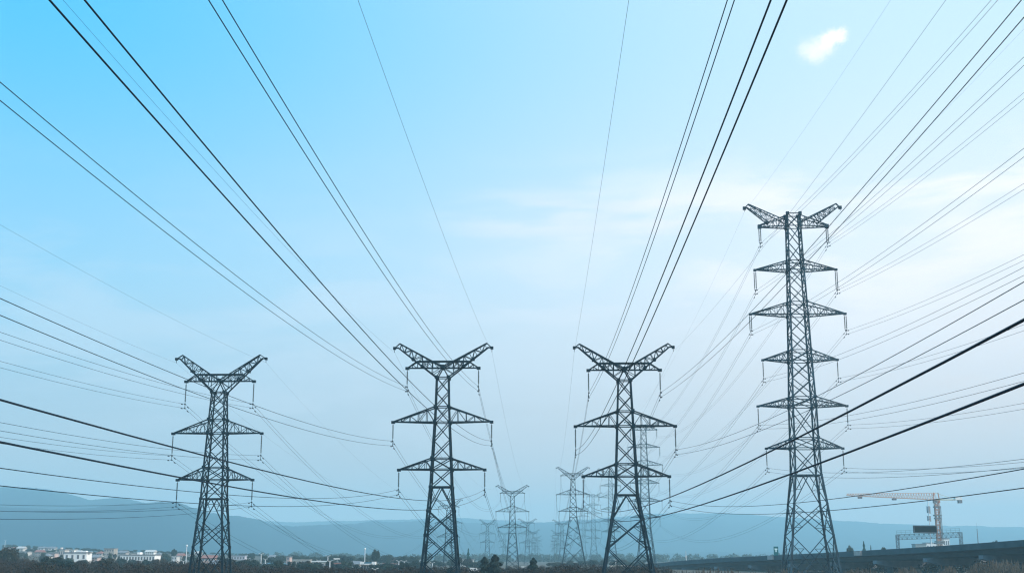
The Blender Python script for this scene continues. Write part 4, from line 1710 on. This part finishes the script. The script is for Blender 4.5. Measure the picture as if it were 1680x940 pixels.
thicket('scrub', SCRUB, 'brown winter scrub covering the ground under the left pylons', 'scrub',
        [(-60, 908), (30, 914), (60, 918), (110, 921), (160, 920), (200, 922), (260, 919), (300, 922), (380, 920), (430, 926), (500, 929), (600, 931), (700, 929), (830, 930), (900, 929), (940, 923), (1000, 927), (1060, 924), (1100, 930)],
        (190, 430), 900, 0.11, 300, 3)
thicket('undergrowth', LEAFD, 'dark thicket in the shade under the viaduct', 'undergrowth',
        [(1095, 929), (1250, 922), (1480, 913), (1720, 903)], (365, 372), 0, 0.3, 60, 5)
# the thicket stands just beyond the far side of the deck
b = MB()
r = random.Random(11)
rv = lambda: Vector((r.gauss(0, 1), r.gauss(0, 1), r.gauss(0, 1))).normalized()
for i in range(6, NS):
    for _ in range(5):
        c = SAMP[i] + NRM[i] * (WD + r.uniform(-5, 6))
        zt = SAMP[i].z - 2.85
        g0 = gz(c.x, c.y)
        for _k in range(60):
            d = rv()
            p = Vector((c.x + d.x * 2.6, c.y + d.y * 2.2, g0 + (zt - g0) * (0.5 + 0.49 * d.z * r.uniform(0.6, 1))))
            s = r.uniform(0.2, 0.42)
            b.quad(p, d + rv() * 0.8, rv(), s, s * 0.8)
bpy.data.objects.remove(bpy.data.objects['undergrowth'])
thicket('far_woods', LEAF, 'hazy dark woods along the far edge of the plain', 'woods',
        [(380, 909.5), (500, 908), (640, 910), (760, 908.5), (900, 910), (1050, 909), (1180, 910), (1320, 909.5)], (1050, 1350), 700, 0.7, 70, 9)
tag(b.build('undergrowth', LEAFD), 'dark thicket in the shade under the viaduct', 'undergrowth', kind='stuff')
# dry reeds at the bottom right
b = MB()
for x0_, x1_, yt, n in ((1588, 1690, 921, 620), (1470, 1508, 930, 130), (1540, 1568, 929, 150), (1376, 1440, 934, 160), (1240, 1330, 935, 160), (1080, 1240, 934, 220)):
    for _ in range(n):
        D = r.uniform(195, 235)
        px = r.uniform(x0_, x1_)
        X = at(px, HOR, D).x
        g0 = gz(X, D)
        e = 1 - ((px - (x0_ + x1_) / 2) / (x1_ - x0_) * 2) ** 2
        h = (zat(yt, D) - g0) * (0.72 + 0.25 * e) * r.choice((r.uniform(0.35, 0.8), r.uniform(0.6, 1.12)))
        tip = Vector((X + r.gauss(0, 0.35), D + r.gauss(0, 0.3), g0 + h))
        b.bar((X, D, g0), tip, 0.05, 0.03)
        b.bar(tip - Vector((0, 0, 0.55)), tip + Vector((r.gauss(0, 0.1), 0, 0.25)), 0.16, 0.05)
        for _k in range(3):
            q = r.uniform(0.3, 0.9)
            p = Vector((X, D, g0)).lerp(tip, q)
            b.bar(p, p + Vector((r.gauss(0, 0.5), r.gauss(0, 0.3), r.uniform(0.2, 0.8))), 0.045, 0.015)
tag(b.build('reeds', REED), 'tall dry reeds in front of the viaduct', 'reeds', kind='stuff')
# pale straw strips in the field
m = MB()
for i in range(16):
    px = 1003 + 44 * i / 16
    p = at(px, 931 - 3.5 * i / 16, 480)
    m.box(p.x - 0.9, p.x + 0.9, p.y - 5, p.y + 5, gz(p.x, p.y) + 0.004, gz(p.x, p.y) + 0.9 + R.uniform(0, 0.5))
tag(m.build('straw', mat('pale_straw', (0.5, 0.44, 0.36), 0.95, 0, 0.2, 0.5)), 'pale dry straw strip in the field behind the third pylon', 'straw', kind='stuff')
